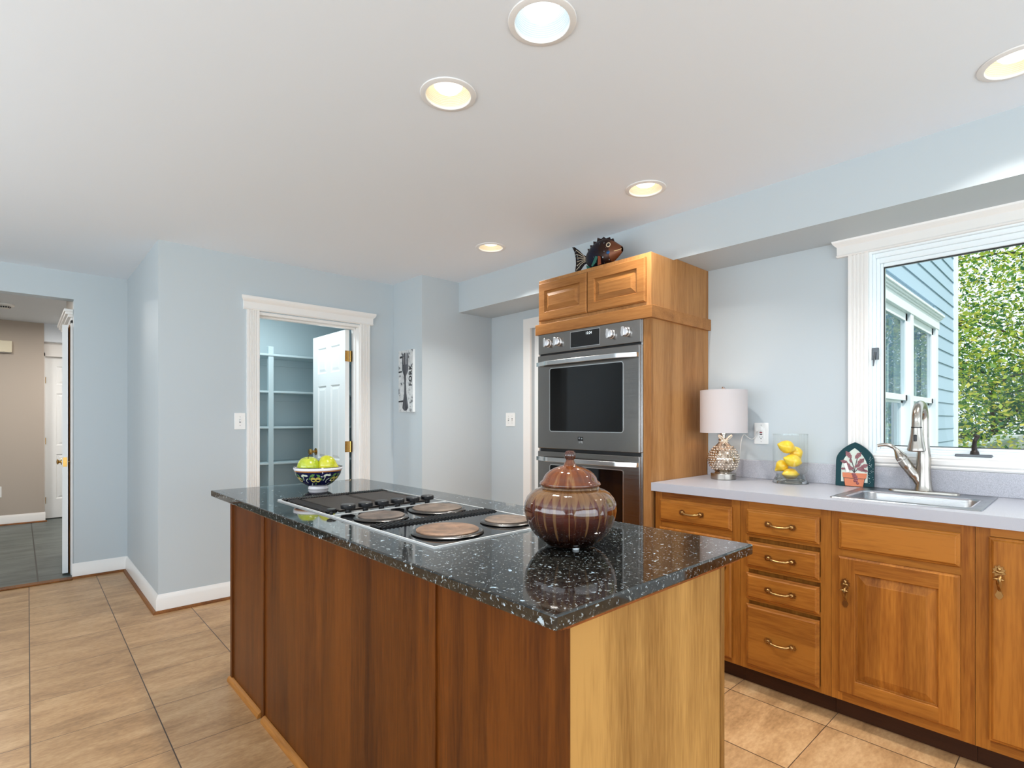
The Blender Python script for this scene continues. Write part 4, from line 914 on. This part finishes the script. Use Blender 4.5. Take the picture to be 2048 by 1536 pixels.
# ------------------------------------------------------------------ painted tile plaque leaning on the backsplash
PQ = (3.082, .803, .916)
pq = thing('tile_plaque', PQ, 'pointed arch ceramic plaque with a painted flower pot, leaning on the backsplash', 'plaque')
th = math.radians(4)
def PF(a, b, h):   # a: sideways (towards -y), b: up along the plaque, h: out of its face
    return (3.061+b*math.sin(th)-h*math.cos(th), .803-a, .9168+b*math.cos(th)+h*math.sin(th))
def arch(wd, hb, ht, n=8, base=0.):
    Rt = []; 
    for i in range(n+1): t_ = i/n; Rt.append((wd*math.cos(t_*PI/2)**.80 if i < n else 0, hb+(ht-hb)*(t_**.92)))
    return [(-wd, base), (wd, base)]+Rt+[(-x, y) for x, y in reversed(Rt[:-1])]
TG = dict(rough=.3, spec=.14, coat=.0)
TEAL = mat('plaque_teal', (8, 56, 62), **TG); CRM = mat('plaque_cream', (206, 216, 206), **TG); TERR = mat('plaque_terracotta', (206, 118, 78), .4); MAU = mat('plaque_mauve', (140, 76, 80), .3); DK = mat('plaque_outline', (52, 30, 32), .4)
bm = bmesh.new(); prism(bm, arch(.083, .125, .222), PF, -.018, 0); obj('tile', bm, [TEAL], pq, bev=.002)
bm = bmesh.new(); prism(bm, arch(.0575, .085, .192, base=.0225), PF, 0, .0012); obj('picture_ground', bm, CRM, pq)
bm = bmesh.new(); prism(bm, [(-.038, .002), (.040, .002), (.046, .042), (.052, .045), (.055, .068), (-.052, .068), (-.050, .045), (-.044, .042)], PF, 0, .004); obj('pot', bm, TERR, pq, bev=.001)
bm = bmesh.new(); prism(bm, [(-.047, .040), (.049, .040), (.049, .0425), (-.047, .0425)], PF, .003, .0045); 
for s in (-1, 1): prism(bm, [(s*.039, .002), (s*.0405, .002), (s*.047, .042), (s*.045, .042)], PF, .003, .0045)
obj('pot_outline', bm, DK, pq)
bmS, bmL, bmV = bmesh.new(), bmesh.new(), bmesh.new()
def stroke(bm, pts, w_, h):
    pts = [Vector((a, b, 0)) for a, b in pts]
    for p, q in zip(pts, pts[1:]):
        d_ = (q-p).normalized(); n_ = Vector((-d_.y, d_.x, 0))*w_/2; prism(bm, [(v.x, v.y) for v in (p+n_, q+n_, q-n_, p-n_)], PF, .001, h)
LV = [(-.026, .158, 2.2, .022), (.016, .156, .9, .021), (-.045, .122, 2.9, .018), (-.030, .108, -.6, .019), (.028, .128, .8, .021), (-.016, .128, 1.9, .012), (.042, .104, .5, .020), (.014, .105, .5, .016), (-.02, .090, .1, .021), (.030, .088, -.2, .020), (.047, .082, -.25, .014), (-.048, .087, 3.2, .012)]
for x, y, an, L in LV:
    W_ = L*.52; o = [(-L, 0), (-L*.5, W_*.8), (-L*.15, W_*.75), (L*.25, W_), (L*.6, W_*.5), (L, 0), (L*.6, -W_*.5), (L*.25, -W_), (-L*.15, -W_*.75), (-L*.5, -W_*.8)]
    c_, s_ = math.cos(an), math.sin(an); prism(bmL, [(x+a*c_-b*s_, y+a*s_+b*c_) for a, b in o], PF, .001, .0032)
    for k in (-.45, 0., .45):
        stroke(bmV, [(x+(k*L)*c_-(W_*.6)*s_*-1, y+(k*L)*s_+(W_*.6)*c_*-1), (x+(k*L+.25*L)*c_, y+(k*L+.25*L)*s_), (x+(k*L)*c_-(W_*.6)*s_, y+(k*L)*s_+(W_*.6)*c_)], .0011, .0038)
    stroke(bmV, [(x-L*c_*.9, y-L*s_*.9), (x+L*c_*.9, y+L*s_*.9)], .0012, .0038)
for pts in ([(0, .070), (-.004, .10), (-.012, .13), (-.022, .15)], [(0, .07), (.006, .11), (.014, .15)], [(0, .07), (-.02, .10), (-.04, .12)], [(0, .07), (.02, .095), (.04, .104)]): stroke(bmS, pts, .003, .0028)
for k in range(9): ell(bmL, PF(-.004+.006*(k % 3)+.004*(k//3), .062-.011*(k//2.), .004), (.003, .007, .007), u=10, v=6)
obj('stems', bmS, DK, pq); obj('leaves', bmL, MAU, pq); obj('leaf_veins', bmV, mat('plaque_vein', (96, 42, 52), .3), pq)
bm = bmesh.new(); prism(bm, [(-.046, .112), (-.034, .117), (-.020, .072), (-.032, .068)], PF, .003, .0055); obj('plant_tag', bm, mat('plaque_white', (234, 230, 226), .35), pq)
bm = bmesh.new(); rnd = random.Random(8)
for k in range(34): a, b = rnd.uniform(.060, .080), rnd.uniform(.01, .15); prism(bm, [(a, b), (a+.003, b+.001), (a+.0015, b+.0035)], PF, 0, .0006)
obj('glaze_chips', bm, mat('plaque_chip', (176, 200, 200), .3), pq)

# ------------------------------------------------------------------ wall plates
def plate(name, fnp, w_, h_, label, cat, parts):
    """fnp(a, b, d): a sideways, b up, d outwards, around the plate's centre"""
    c = fnp(0, 0, 0); t_ = thing(name, c, label, cat); bm = bmesh.new(); prism(bm, rr(-w_/2, w_/2, -h_/2, h_/2, .004, 3), fnp, 0, .006)
    obj('cover_plate', bm, PLATE, t_, bev=.002)
    for nm, shapes, m in parts:
        for a, b, ww, hh, d0, d1 in shapes:
            bm = bmesh.new(); prism(bm, [(a-ww/2, b-hh/2), (a+ww/2, b-hh/2), (a+ww/2, b+hh/2), (a-ww/2, b+hh/2)], fnp, d0, d1); obj(nm, bm, m, t_)
    return t_
SCREW = mat('plate_screw', (150, 150, 150), .3, .8); RED = mat('red_button', (150, 34, 40), .4)
plate('power_outlet', lambda a, b, d: (XW-d, 1.2765-a, 1.173+b), .079, .121, 'white outlet with red and black test buttons above the worktop, lamp plugged in', 'outlet',
      [('insert', [(0, 0, .034, .067, .006, .0085)], PLATE), ('test_button', [(0, .005, .014, .006, .0085, .0100)], RED), ('reset_button', [(0, -.005, .014, .006, .0085, .0100)], mat('black_button', (40, 24, 26), .4)),
       ('slot', [(-.006, -.020, .002, .008, .008, .0088), (.006, -.020, .002, .007, .008, .0088), (0, -.029, .005, .005, .008, .0088), (-.006, .024, .002, .008, .008, .0088), (.006, .024, .002, .007, .008, .0088), (0, .015, .005, .005, .008, .0088)], DARKP), ('screw', [(0, .047, .004, .004, .006, .0068), (0, -.047, .004, .004, .006, .0068)], SCREW)])
plate('light_switch', lambda a, b, d: (1.150+a, YP-d, 1.243+b), .072, .117, 'white single light switch beside the pantry doorway', 'light switch',
      [('toggle_frame', [(0, 0, .012, .026, .006, .0066)], SCREW), ('toggle', [(0, .004, .009, .014, .006, .016)], PLATE), ('screw', [(0, .030, .004, .004, .006, .0068), (0, -.030, .004, .004, .006, .0068)], DARKP)])
plate('double_switch', lambda a, b, d: (XW-d, 3.395-a, 1.256+b), .116, .117, 'white double switch plate in the alcove beside the oven cabinet', 'light switch',
      [('toggle', [(-.023, .004, .009, .014, .006, .016)], PLATE), ('toggle', [(.023, -.004, .009, .014, .006, .016)], PLATE), ('screw', [(s*.023, k*.030, .004, .004, .006, .0068) for s in (-1, 1) for k in (-1, 1)], SCREW), ('toggle_frame', [(s*.023, 0, .012, .026, .006, .0066) for s in (-1, 1)], SCREW)])
plate('wall_outlet', lambda a, b, d: (-.194+a, 8.78-d, .400+b), .072, .13, 'white wall outlet low on the taupe hall wall', 'outlet', [('insert', [(0, .022, .03, .03, .006, .008), (0, -.022, .03, .03, .006, .008)], PLATE)])

# ------------------------------------------------------------------ fork sign on the bump of the wall
SX = 2.358; sy_a, sy_b, sz0, sz1 = 3.752, 3.972, 1.318, 1.832
fs = thing('fork_sign', (XB, (sy_a+sy_b)/2, sz0), 'white distressed wall sign with a dark fork and the word FORK', 'sign')
SGN = mat('sign_face', (206, 208, 208), .7); nt = NT(SGN); v_ = nt.coord(False); n1 = nt.noise(v_, 26., 6., .7, .3); nt.base(nt.ramp(n1, [(.36, (84, 88, 92)), (.44, (196, 199, 200)), (.7, (222, 223, 222))]))
bm = B((SX, XB-.0005, sy_a, sy_b, sz0, sz1)); obj('board', bm, mat('sign_edge', (236, 238, 238), .5), fs, bev=.001)
def SF(a, b, d): return (SX-d, sy_b-a, sz0+b)        # a from the far edge, b up
bm = bmesh.new(); quadface(bm, [SF(0, 0, .0006), SF(.22, 0, .0006), SF(.22, .514, .0006), SF(0, .514, .0006)]); obj('printed_face', bm, SGN, fs, recalc=False)
fo = [(.078, .035), (.098, .012), (.122, .012), (.142, .035), (.136, .075), (.122, .150), (.116, .240), (.118, .300), (.132, .325), (.142, .350), (.142, .480), (.136, .492), (.131, .480), (.130, .395), (.125, .395), (.124, .488), (.119, .496), (.114, .488), (.113, .395), (.108, .395), (.107, .488), (.102, .496), (.096, .488), (.095, .395), (.090, .395), (.088, .482), (.082, .490), (.077, .478), (.078, .350), (.086, .325), (.098, .300), (.102, .240), (.098, .150), (.084, .075)]
bm = bmesh.new(); fo = [(.106+(a-.11)*1.42, b) for a, b in fo]; prism(bm, fo, SF, .0006, .0022); FKM = mat('sign_fork', (52, 54, 60), .6); nt = NT(FKM); n1 = nt.noise(scaled(nt, nt.coord(False), (60, 60, 8)), 1., 4.); nt.base(nt.ramp(n1, [(.35, (34, 36, 42)), (.7, (104, 106, 112))])); obj('fork_print', bm, FKM, fs)
for a0, a1, b0, b1 in ((.0, .052, .330, .346), (.0, .074, .082, .098), (.02, .06, .45, .47)):
    bm = bmesh.new(); prism(bm, [(a0, b0), (a1, b0+.002), (a1, b1), (a0, b1-.003)], SF, .0006, .0012); obj('ink_bar', bm, mat('sign_ink', (46, 48, 52), .7), fs)
INK = mat('sign_letter', (32, 33, 38), .7)
text('lettering', 'FORK', .062, facing(-1, 0, SF(.186, .300, .0012), (0, 1, 0)), INK, fs, ext=.0004, gap=1.16, bold=.0022)

# ------------------------------------------------------------------ metal fish on the oven cabinet
FXc, FY0, FZ = 2.535, 2.078, OZT+.0008      # tail joint, the head points to -y
fi = thing('fish_sculpture', (FXc, 2.02, FZ), 'dark painted metal fish figure standing on top of the oven cabinet', 'figurine')
FM = mat('fish_painted_metal', (40, 30, 30), .34, .55); nt = NT(FM); v_ = nt.coord(False); s_ = nt.n('ShaderNodeSeparateXYZ', {0: v_})
cx_ = nt.ramp(nt.math('MULTIPLY_ADD', nt.noise(v_, 22., 3.), .35, nt.math('MULTIPLY_ADD', s_.outputs[1], -2.6, .42)), [(.15, (34, 22, 20)), (.42, (24, 20, 26)), (.62, (20, 30, 54)), (.8, (40, 24, 20)), (1., (70, 40, 28))])
spk = nt.n('ShaderNodeTexVoronoi', {'Vector': scaled(nt, v_, (60, 60, 44)), 'Scale': 1.}); dots = nt.math('LESS_THAN', spk.outputs['Distance'], .2)
nt.base(nt.mix(nt.math('MULTIPLY', dots, nt.math('GREATER_THAN', nt.n('ShaderNodeSeparateXYZ', {0: spk.outputs['Color']}).outputs[0], .45)), cx_, lin((140, 152, 160))))
SEC = [(-.004, .048, .092, .010), (.012, .030, .112, .024), (.035, .012, .134, .036), (.065, .003, .152, .043), (.100, .001, .163, .046), (.135, .002, .164, .046), (.165, .008, .156, .042), (.190, .017, .142, .036), (.215, .030, .124, .028), (.240, .047, .104, .018), (.258, .060, .090, .010)]
bm = bmesh.new(); R_ = []
for s, zb, zt, hw in SEC:
    c_, h_ = (zb+zt)/2, (zt-zb)/2; R_.append([bm.verts.new((FXc+hw*math.sin(2*PI*k/20), FY0-s, FZ+c_+h_*math.cos(2*PI*k/20))) for k in range(20)])
for p, q in zip(R_, R_[1:]):
    for k in range(20): bm.faces.new((p[k], p[(k+1) % 20], q[(k+1) % 20], q[k]))
bm.faces.new(R_[0]); bm.faces.new(R_[-1][::-1]); obj('body', bm, FM, fi, smooth=60)
FH = mat('fish_copper', (112, 66, 42), .4, .5); bm = bmesh.new(); R_ = []
for s, zb, zt, hw in SEC[7:]:
    c_, h_ = (zb+zt)/2, (zt-zb)/2+.0015; R_.append([bm.verts.new((FXc+(hw+.0015)*math.sin(2*PI*k/20), FY0-s, FZ+c_+h_*math.cos(2*PI*k/20))) for k in range(20)])
for p, q in zip(R_, R_[1:]):
    for k in range(20): bm.faces.new((p[k], p[(k+1) % 20], q[(k+1) % 20], q[k]))
bm.faces.new(R_[-1][::-1])
hd = obj('head', bm, FH, fi, smooth=60)
bm = bmesh.new(); tube(bm, [(FXc-.030, FY0-.222, FZ+.066), (FXc-.020, FY0-.240, FZ+.069), (FXc-.008, FY0-.260, FZ+.075)], .0022, 8); obj('mouth_line', bm, mat('fish_gold', (206, 178, 130), .3, .8), hd, smooth=True)
side = lambda x, hx: (lambda a, b, d: (FXc+x+d, FY0+a, FZ+b))
bm = bmesh.new(); TLP = [(-.004, .088), (.03, .108), (.06, .140), (.10, .172), (.118, .175), (.098, .140), (.088, .100), (.086, .060), (.092, .020), (.094, .0), (.066, .001), (.045, .022), (.02, .045), (-.004, .052)]
prism(bm, TLP, side(0, 0), -.002, .002); tl_ = obj('tail', bm, FM, fi)
CRL = mat('fish_cream_line', (214, 200, 176), .45)
bm = bmesh.new()
for y1, z1, zc_ in ((.084, .148, .132), (.080, .122, .112), (.076, .098, .094), (.076, .074, .074), (.078, .050, .056), (.082, .024, .036)):
    tube(bm, smooth_path([(FXc-.003, FY0+.002, FZ+.070+(z1-.085)*.16), (FXc-.003, FY0+.035, FZ+zc_*.55+.036), (FXc-.003, FY0+y1, FZ+z1)], 5), .0016, 6)
obj('tail_lines', bm, CRL, tl_)
bm = bmesh.new(); SPK = [(-.012, .112), (-.006, .136), (-.03, .130), (-.026, .153), (-.052, .146), (-.050, .170), (-.078, .160), (-.082, .184), (-.110, .170), (-.128, .178), (-.145, .164), (-.172, .165), (-.178, .150), (-.196, .152), (-.204, .130), (-.15, .14), (-.08, .14), (-.04, .11)]
prism(bm, SPK, side(0, 0), -.0025, .0025); obj('dorsal_fin', bm, mat('fish_fin_dark', (44, 28, 28), .4, .5), fi)
for nm, pts, c in (('side_fin', [(-.105, .060), (-.122, .052), (-.108, .022), (-.082, .002), (-.074, .008)], (46, 104, 92)), ('side_fin', [(-.124, .056), (-.140, .050), (-.145, .004), (-.122, .002)], (140, 70, 44))):
    bm = bmesh.new(); prism(bm, [(a, b) for a, b in pts], side(-.050, 0), -.001, .003); obj(nm, bm, mat('fish_fin_%d' % c[0], c, .4, .4), fi)
bm = bmesh.new(); prism(bm, [(.004, .038), (-.030, .024), (-.028, .001), (-.006, .001)], side(0, 0), -.003, .003); obj('belly_fin', bm, mat('fish_fin_46', (46, 104, 92), .4, .4), fi)
q = Vector((-1, -.25, .1)).to_track_quat('Z', 'Y').to_matrix(); ec = (FXc-.035, FY0-.188, FZ+.108)
bm = bmesh.new(); lathe(bm, [(.010, 0), (.0135, .001), (.014, .004), (.011, .006), (.0095, .003)], ec, 24, ax=q); ey = obj('eye', bm, CRL, fi, smooth=True)
bm = bmesh.new(); lathe(bm, [(.010, .001), (.008, .004), (0, .005)], ec, 20, ax=q); obj('pupil', bm, BLACK, ey, smooth=True)
bm = bmesh.new(); lathe(bm, [(.011, 0), (.009, .002), (0, .0035)], (FXc-.037, FY0-.186, FZ+.066), 20, ax=q); obj('cheek_spot', bm, mat('fish_blue', (34, 84, 132), .35, .4), fi, smooth=True)

# ------------------------------------------------------------------ pantry shelving
ps = thing('pantry_shelving', (1.9, 5.3, 0), 'built-in pale blue pantry shelves seen through the open doorway', 'shelving')
for x in (.80, 1.690, 2.62): obj('upright', B((x, x+.046, 5.150, 5.19, 0, 1.935)), SHELFM, ps, bev=.002)
for z in (1.866, 1.524, 1.192, .858, .52, .18):
    s_ = obj('shelf', B((.78, 2.98, 5.152 if z < 1.8 else 5.142, YF-.001, z-.020, z)), SHELFM, ps, bev=.004)
    obj('cleat', B((.79, 2.97, YF-.020, YF-.001, z-.085, z-.0205)), SHELFM, s_)
# ------------------------------------------------------------------ hall objects
sd = thing('smoke_detector', (-.112, 7.60, 2.45), 'round white smoke detector with dark vents on the hall ceiling', 'smoke detector')
bm = bmesh.new(); lathe(bm, [(0, 2.4495), (.075, 2.4495), (.075, 2.436), (.066, 2.428), (.048, 2.424)], (-.112, 7.60, 0), 40); obj('base', bm, PLATE, sd, smooth=30)
bm = bmesh.new(); lathe(bm, [(.040, 2.424), (.040, 2.410), (.034, 2.406), (0, 2.405)], (-.112, 7.60, 0), 32); obj('cap', bm, PLATE, sd, smooth=30)
bm = bmesh.new()
for k in range(14):
    a = 2*PI*k/14; M = Matrix.Rotation(a, 3, 'Z')
    P_ = [Vector((-.112, 7.60, 0))+M @ Vector(p) for p in ((.0465, -.007, 2.424), (.0465, .007, 2.424), (.0405, .006, 2.409), (.0405, -.006, 2.409))]; bm.faces.new([bm.verts.new(p) for p in P_])
obj('vents', bm, DARKP, sd)
ch = thing('door_chime', (-.30, 8.78, 2.06), 'long cream door chime box high on the taupe hall wall', 'door chime')
obj('cover', B((-.52, -.067, 8.722, 8.7795, 2.062, 2.198)), mat('cream_plastic', (232, 222, 196), .4), ch, bev=.004); obj('lower_edge', B((-.515, -.072, 8.727, 8.7795, 2.055, 2.062)), mat('chime_grey', (150, 146, 138), .5), ch)

# ------------------------------------------------------------------ outside: the wing of the house, trees, shed
SIDE = mat('pale_blue_siding', (160, 184, 200), .6)
WX0, WX1, WYc = 3.265, 7.28, 1.0
bm = bmesh.new(); z = 1.17-.128*14
while z < 4.3:
    hole = z+.128 > .80 and z < 2.2
    for a, b in ([(WX0, 4.18), (6.28, WX1)] if hole else [(WX0, WX1)]):
        prism(bm, [(0, z), (.014, z), (.003, z+.140), (0, z+.140)], lambda o, zz, x: (x, WYc-o, zz), a, b)
    z += .128
struct('wall_wing', bm, SIDE)
struct('wall_wing_core', B((WX0, 4.2, WYc, WYc+.1, -.6, 4.3), (6.27, WX1, WYc, WYc+.1, -.6, 4.3), (4.2, 6.27, WYc, WYc+.1, -.6, .72), (4.2, 6.27, WYc, WYc+.1, 2.19, 4.3), (WX1-.1, WX1, WYc+.1, 4., -.6, 4.3)), SIDE)
struct('trim_wing_corner', B((WX1-.01, WX1+.135, WYc-.03, WYc+.13, -.6, 4.3)), TRIMW)
struct('wall_exterior', B((3.266, 3.29, -2.9, wy0-.02, -.6, 3.0), (3.266, 3.29, wy0-.02, wy1+.02, -.6, wz0-.03), (3.266, 3.29, wy0-.02, wy1+.02, wz1+.02, 3.0), (3.266, 3.29, wy1+.02, WYc, -.6, 3.0)), SIDE)
bm = B((4.20, 4.32, WYc-.035, WYc+.08, .72, 2.10), (6.18, 6.28, WYc-.035, WYc+.08, .72, 2.10), (5.17, 5.27, WYc-.035, WYc+.08, .72, 2.10), (4.16, 6.32, WYc-.045, WYc+.08, .70, .78), (4.17, 6.31, WYc-.04, WYc+.08, 2.09, 2.185))
for k, (u, h_) in enumerate(((2.175, .015), (2.19, .022), (2.205, .02))): box(bm, 4.15-k*.012, 6.33+k*.012, WYc-.05-k*.012, WYc+.05, u, u+h_)
w2 = struct('window_2', bm, TRIMW, bev=.003)
WG = pane_mat('wing_window_glass', (.86, .95, .98, 1), 1.75)
for a, b in ((4.32, 5.17), (5.27, 6.18)):
    bm = bmesh.new(); 
    for z0_, z1_, yy in ((1.405, 2.09, WYc-.012), (.78, 1.445, WYc+.018)):
        for q in ((a, a+.06, z0_, z1_), (b-.06, b, z0_, z1_), (a, b, z0_, z0_+.045), (a, b, z1_-.06, z1_)): box(bm, q[0], q[1], yy, yy+.028, q[2], q[3])
    obj('sash', bm, TRIMW, w2, bev=.002)
    bm = bmesh.new()
    for z0_, z1_, yy in ((1.45, 2.03, WYc), (.82, 1.40, WYc+.03)): quadface(bm, [(a+.055, yy, z0_), (b-.055, yy, z0_), (b-.055, yy, z1_), (a+.055, yy, z1_)])
    obj('window_pane', bm, WG, w2)
    bm = bmesh.new(); n_ = 10
    for i in range(n_):
        x = a+.45*(b-a)+(b-a)*.55*i/n_; box(bm, x, x+.034, WYc+.10+.012*(i % 2), WYc+.106+.012*(i % 2), 1.40, 2.06)
    for i in range(16):
        x = a+(b-a)*i/16; box(bm, x, x+.045, WYc+.10+.012*(i % 2), WYc+.106+.012*(i % 2), .75, 1.40)
    obj('blind', bm, mat('pale_blinds', (206, 222, 228), .6), w2)
struct('wall_wing_room', B((4.0, 6.5, WYc+.6, WYc+.62, .5, 2.4)), mat('dim_room', (70, 84, 88), .7))
GRD = mat('lawn', (96, 122, 58), .9); nt = NT(GRD); nt.base(nt.ramp(nt.noise(nt.coord(False), 3., 6.), [(.3, (84, 96, 70)), (.7, (128, 136, 104))]))
struct('ground', B((-12, 60, -40, 40, -.7, -.6)), GRD)
struct('sun_block_slab', B((-3.2, 3.6, -6.2, -2.9, 2.50, 2.62)), TRIM)  # unseen overhang added to keep the sun out of the rear glazing
shd = thing('garden_shed', (14.2, 1.6, -.6), 'low white garden shed under the trees beyond the sink window', 'shed')
WHT = mat('white_clapboard', (244, 246, 248), .6)
bm = bmesh.new(); prism(bm, [(.95, -.6), (2.6, -.6), (2.6, .80), (1.35, .80), (1.32, .955), (.95, .955)], lambda a, b, d: (d, a, b), 13.9, 15.4); obj('wall', bm, WHT, shd)
bm = bmesh.new(); prism(bm, [(.93, .88), (.93, .93), (1.7, .72), (1.7, .67)], lambda a, b, d: (d, a, b), 13.72, 13.9); obj('roof', bm, mat('shed_roof', (176, 196, 188), .7), shd)
obj('post', B((13.7, 13.74, 1.36, 1.40, -.6, .88)), WHT, shd)
BARK = mat('bark', (70, 58, 48), .9)
def leaf_mat(name, c):
    m = mat(name, c, .5, spec=.3); nt = NT(m); t1 = nt.n('ShaderNodeBsdfTranslucent', {'Color': lin(tuple(min(255, int(x*1.15)) for x in c))}); mx_ = nt.n('ShaderNodeMixShader', {0: .45})
    nt.t.links.new(nt.b.outputs[0], mx_.inputs[1]); nt.t.links.new(t1.outputs[0], mx_.inputs[2]); nt.t.links.new(mx_.outputs[0], [x for x in nt.t.nodes if x.type == 'OUTPUT_MATERIAL'][0].inputs[0]); return m
LFM = [leaf_mat('leaf_green', (96, 140, 62)), leaf_mat('leaf_yellow_green', (168, 188, 74)), leaf_mat('leaf_deep_green', (52, 100, 66)), leaf_mat('leaf_yellow', (206, 200, 92))]
def tree(x, y, h, cr, zc, n, seed, label, mixw, size=.066):
    R = random.Random(seed); t_ = thing('leafy_tree', (x, y, -.6), label, 'tree', 'trees beyond the sink window')
    bm = bmesh.new(); lean = Vector((R.uniform(-.3, .3), R.uniform(-.3, .3), 0))
    tr = [Vector((x, y, -.6))+lean*(k/6)**2+Vector((R.uniform(-.06, .06), R.uniform(-.06, .06), (h+.4)*k/6)) for k in range(7)]
    tube(bm, smooth_path(tr, 3), [.11*(1-.85*i/18) for i in range(19)], 10); tips = []
    for k in range(16):
        p = tr[1+k % 5].lerp(tr[2+k % 5], R.random()); a = R.uniform(0, 2*PI); L = cr*R.uniform(.6, 1.05)
        e = p+Vector((math.cos(a)*L, math.sin(a)*L, R.uniform(-.1, .75)*L*.7)); mid = p.lerp(e, .5)+Vector((0, 0, .15*L))
        tube(bm, smooth_path([p, mid, e], 4), [.045*(1-.85*i/8) for i in range(9)], 6); tips += [p.lerp(mid, .7), mid, mid.lerp(e, .5), e]
        for j in range(2):
            b0 = mid.lerp(e, R.random()); e2 = b0+Vector((R.uniform(-1, 1), R.uniform(-1, 1), R.uniform(-.3, .6)))*cr*.35; tube(bm, [b0, b0.lerp(e2, .5)+Vector((0, 0, .06)), e2], [.016, .011, .004], 5); tips += [b0.lerp(e2, .5), e2]
    obj('trunk', bm, BARK, t_, smooth=True)
    me = bpy.data.meshes.new('foliage'); V, F, MI = [], [], []
    o0 = Vector((x, y, -.6))
    for i in range(n):
        c = R.choice(tips)+Vector((R.gauss(0, 1), R.gauss(0, 1), R.gauss(0, .75)))*cr*.24
        if c.z < .3: c.z = .3+R.random()*.6
        d1_ = Vector((R.gauss(0, 1), R.gauss(0, 1), R.gauss(0, .55))).normalized(); d2_ = d1_.cross(Vector((R.gauss(0, 1), R.gauss(0, 1), R.gauss(0, 1)))).normalized()
        s = size*R.uniform(.65, 1.25); b = len(V); c -= o0
        V += [c-d1_*s*.6, c+d2_*s*.32-d1_*s*.05, c+d1_*s*.6, c-d2_*s*.32-d1_*s*.05]; F.append((b, b+1, b+2, b+3)); MI.append(R.choices(range(4), mixw)[0])
    me.from_pydata([tuple(v) for v in V], [], F); me.polygons.foreach_set('material_index', MI)
    for m in LFM: me.materials.append(m)
    o = bpy.data.objects.new('foliage', me); COL.objects.link(o); o.parent = t_
TREES = [(11.0, 2.8, 6.0, 2.5, 3.4, 30000, 1, 'bright yellow-green tree nearest the sink window, behind the wing corner', (4, 5, 1, 4)),
         (12.2, -1.5, 6.8, 2.8, 3.2, 42000, 2, 'leafy tree nearest the frame edge outside the sink window', (4, 4, 2, 2)),
         (15.8, 4.4, 7.2, 2.7, 3.8, 9000, 3, 'tall dark green tree hidden mostly by the wing corner board', (4, 2, 5, 1)),
         (15.0, -5.4, 7.0, 2.8, 3.6, 10000, 4, 'green tree mirrored in the glass of the wing window', (4, 3, 4, 2)),
         (17.5, .3, 8.0, 3.2, 3.2, 36000, 5, 'farthest tree, seen through gaps in the leaves outside the sink window', (3, 2, 5, 1))]
TREES += [(17.2, 1.5, 2.6, 2.0, 1.6, 16000, 6, 'low dark green bushy tree behind the white shed roof', (4, 1, 6, 0)),
          (16.6, -.9, 2.9, 2.0, 1.6, 16000, 7, 'low dark green bushy tree beside the shed, above the window crank', (4, 1, 6, 1))]
for a in TREES: tree(*a)
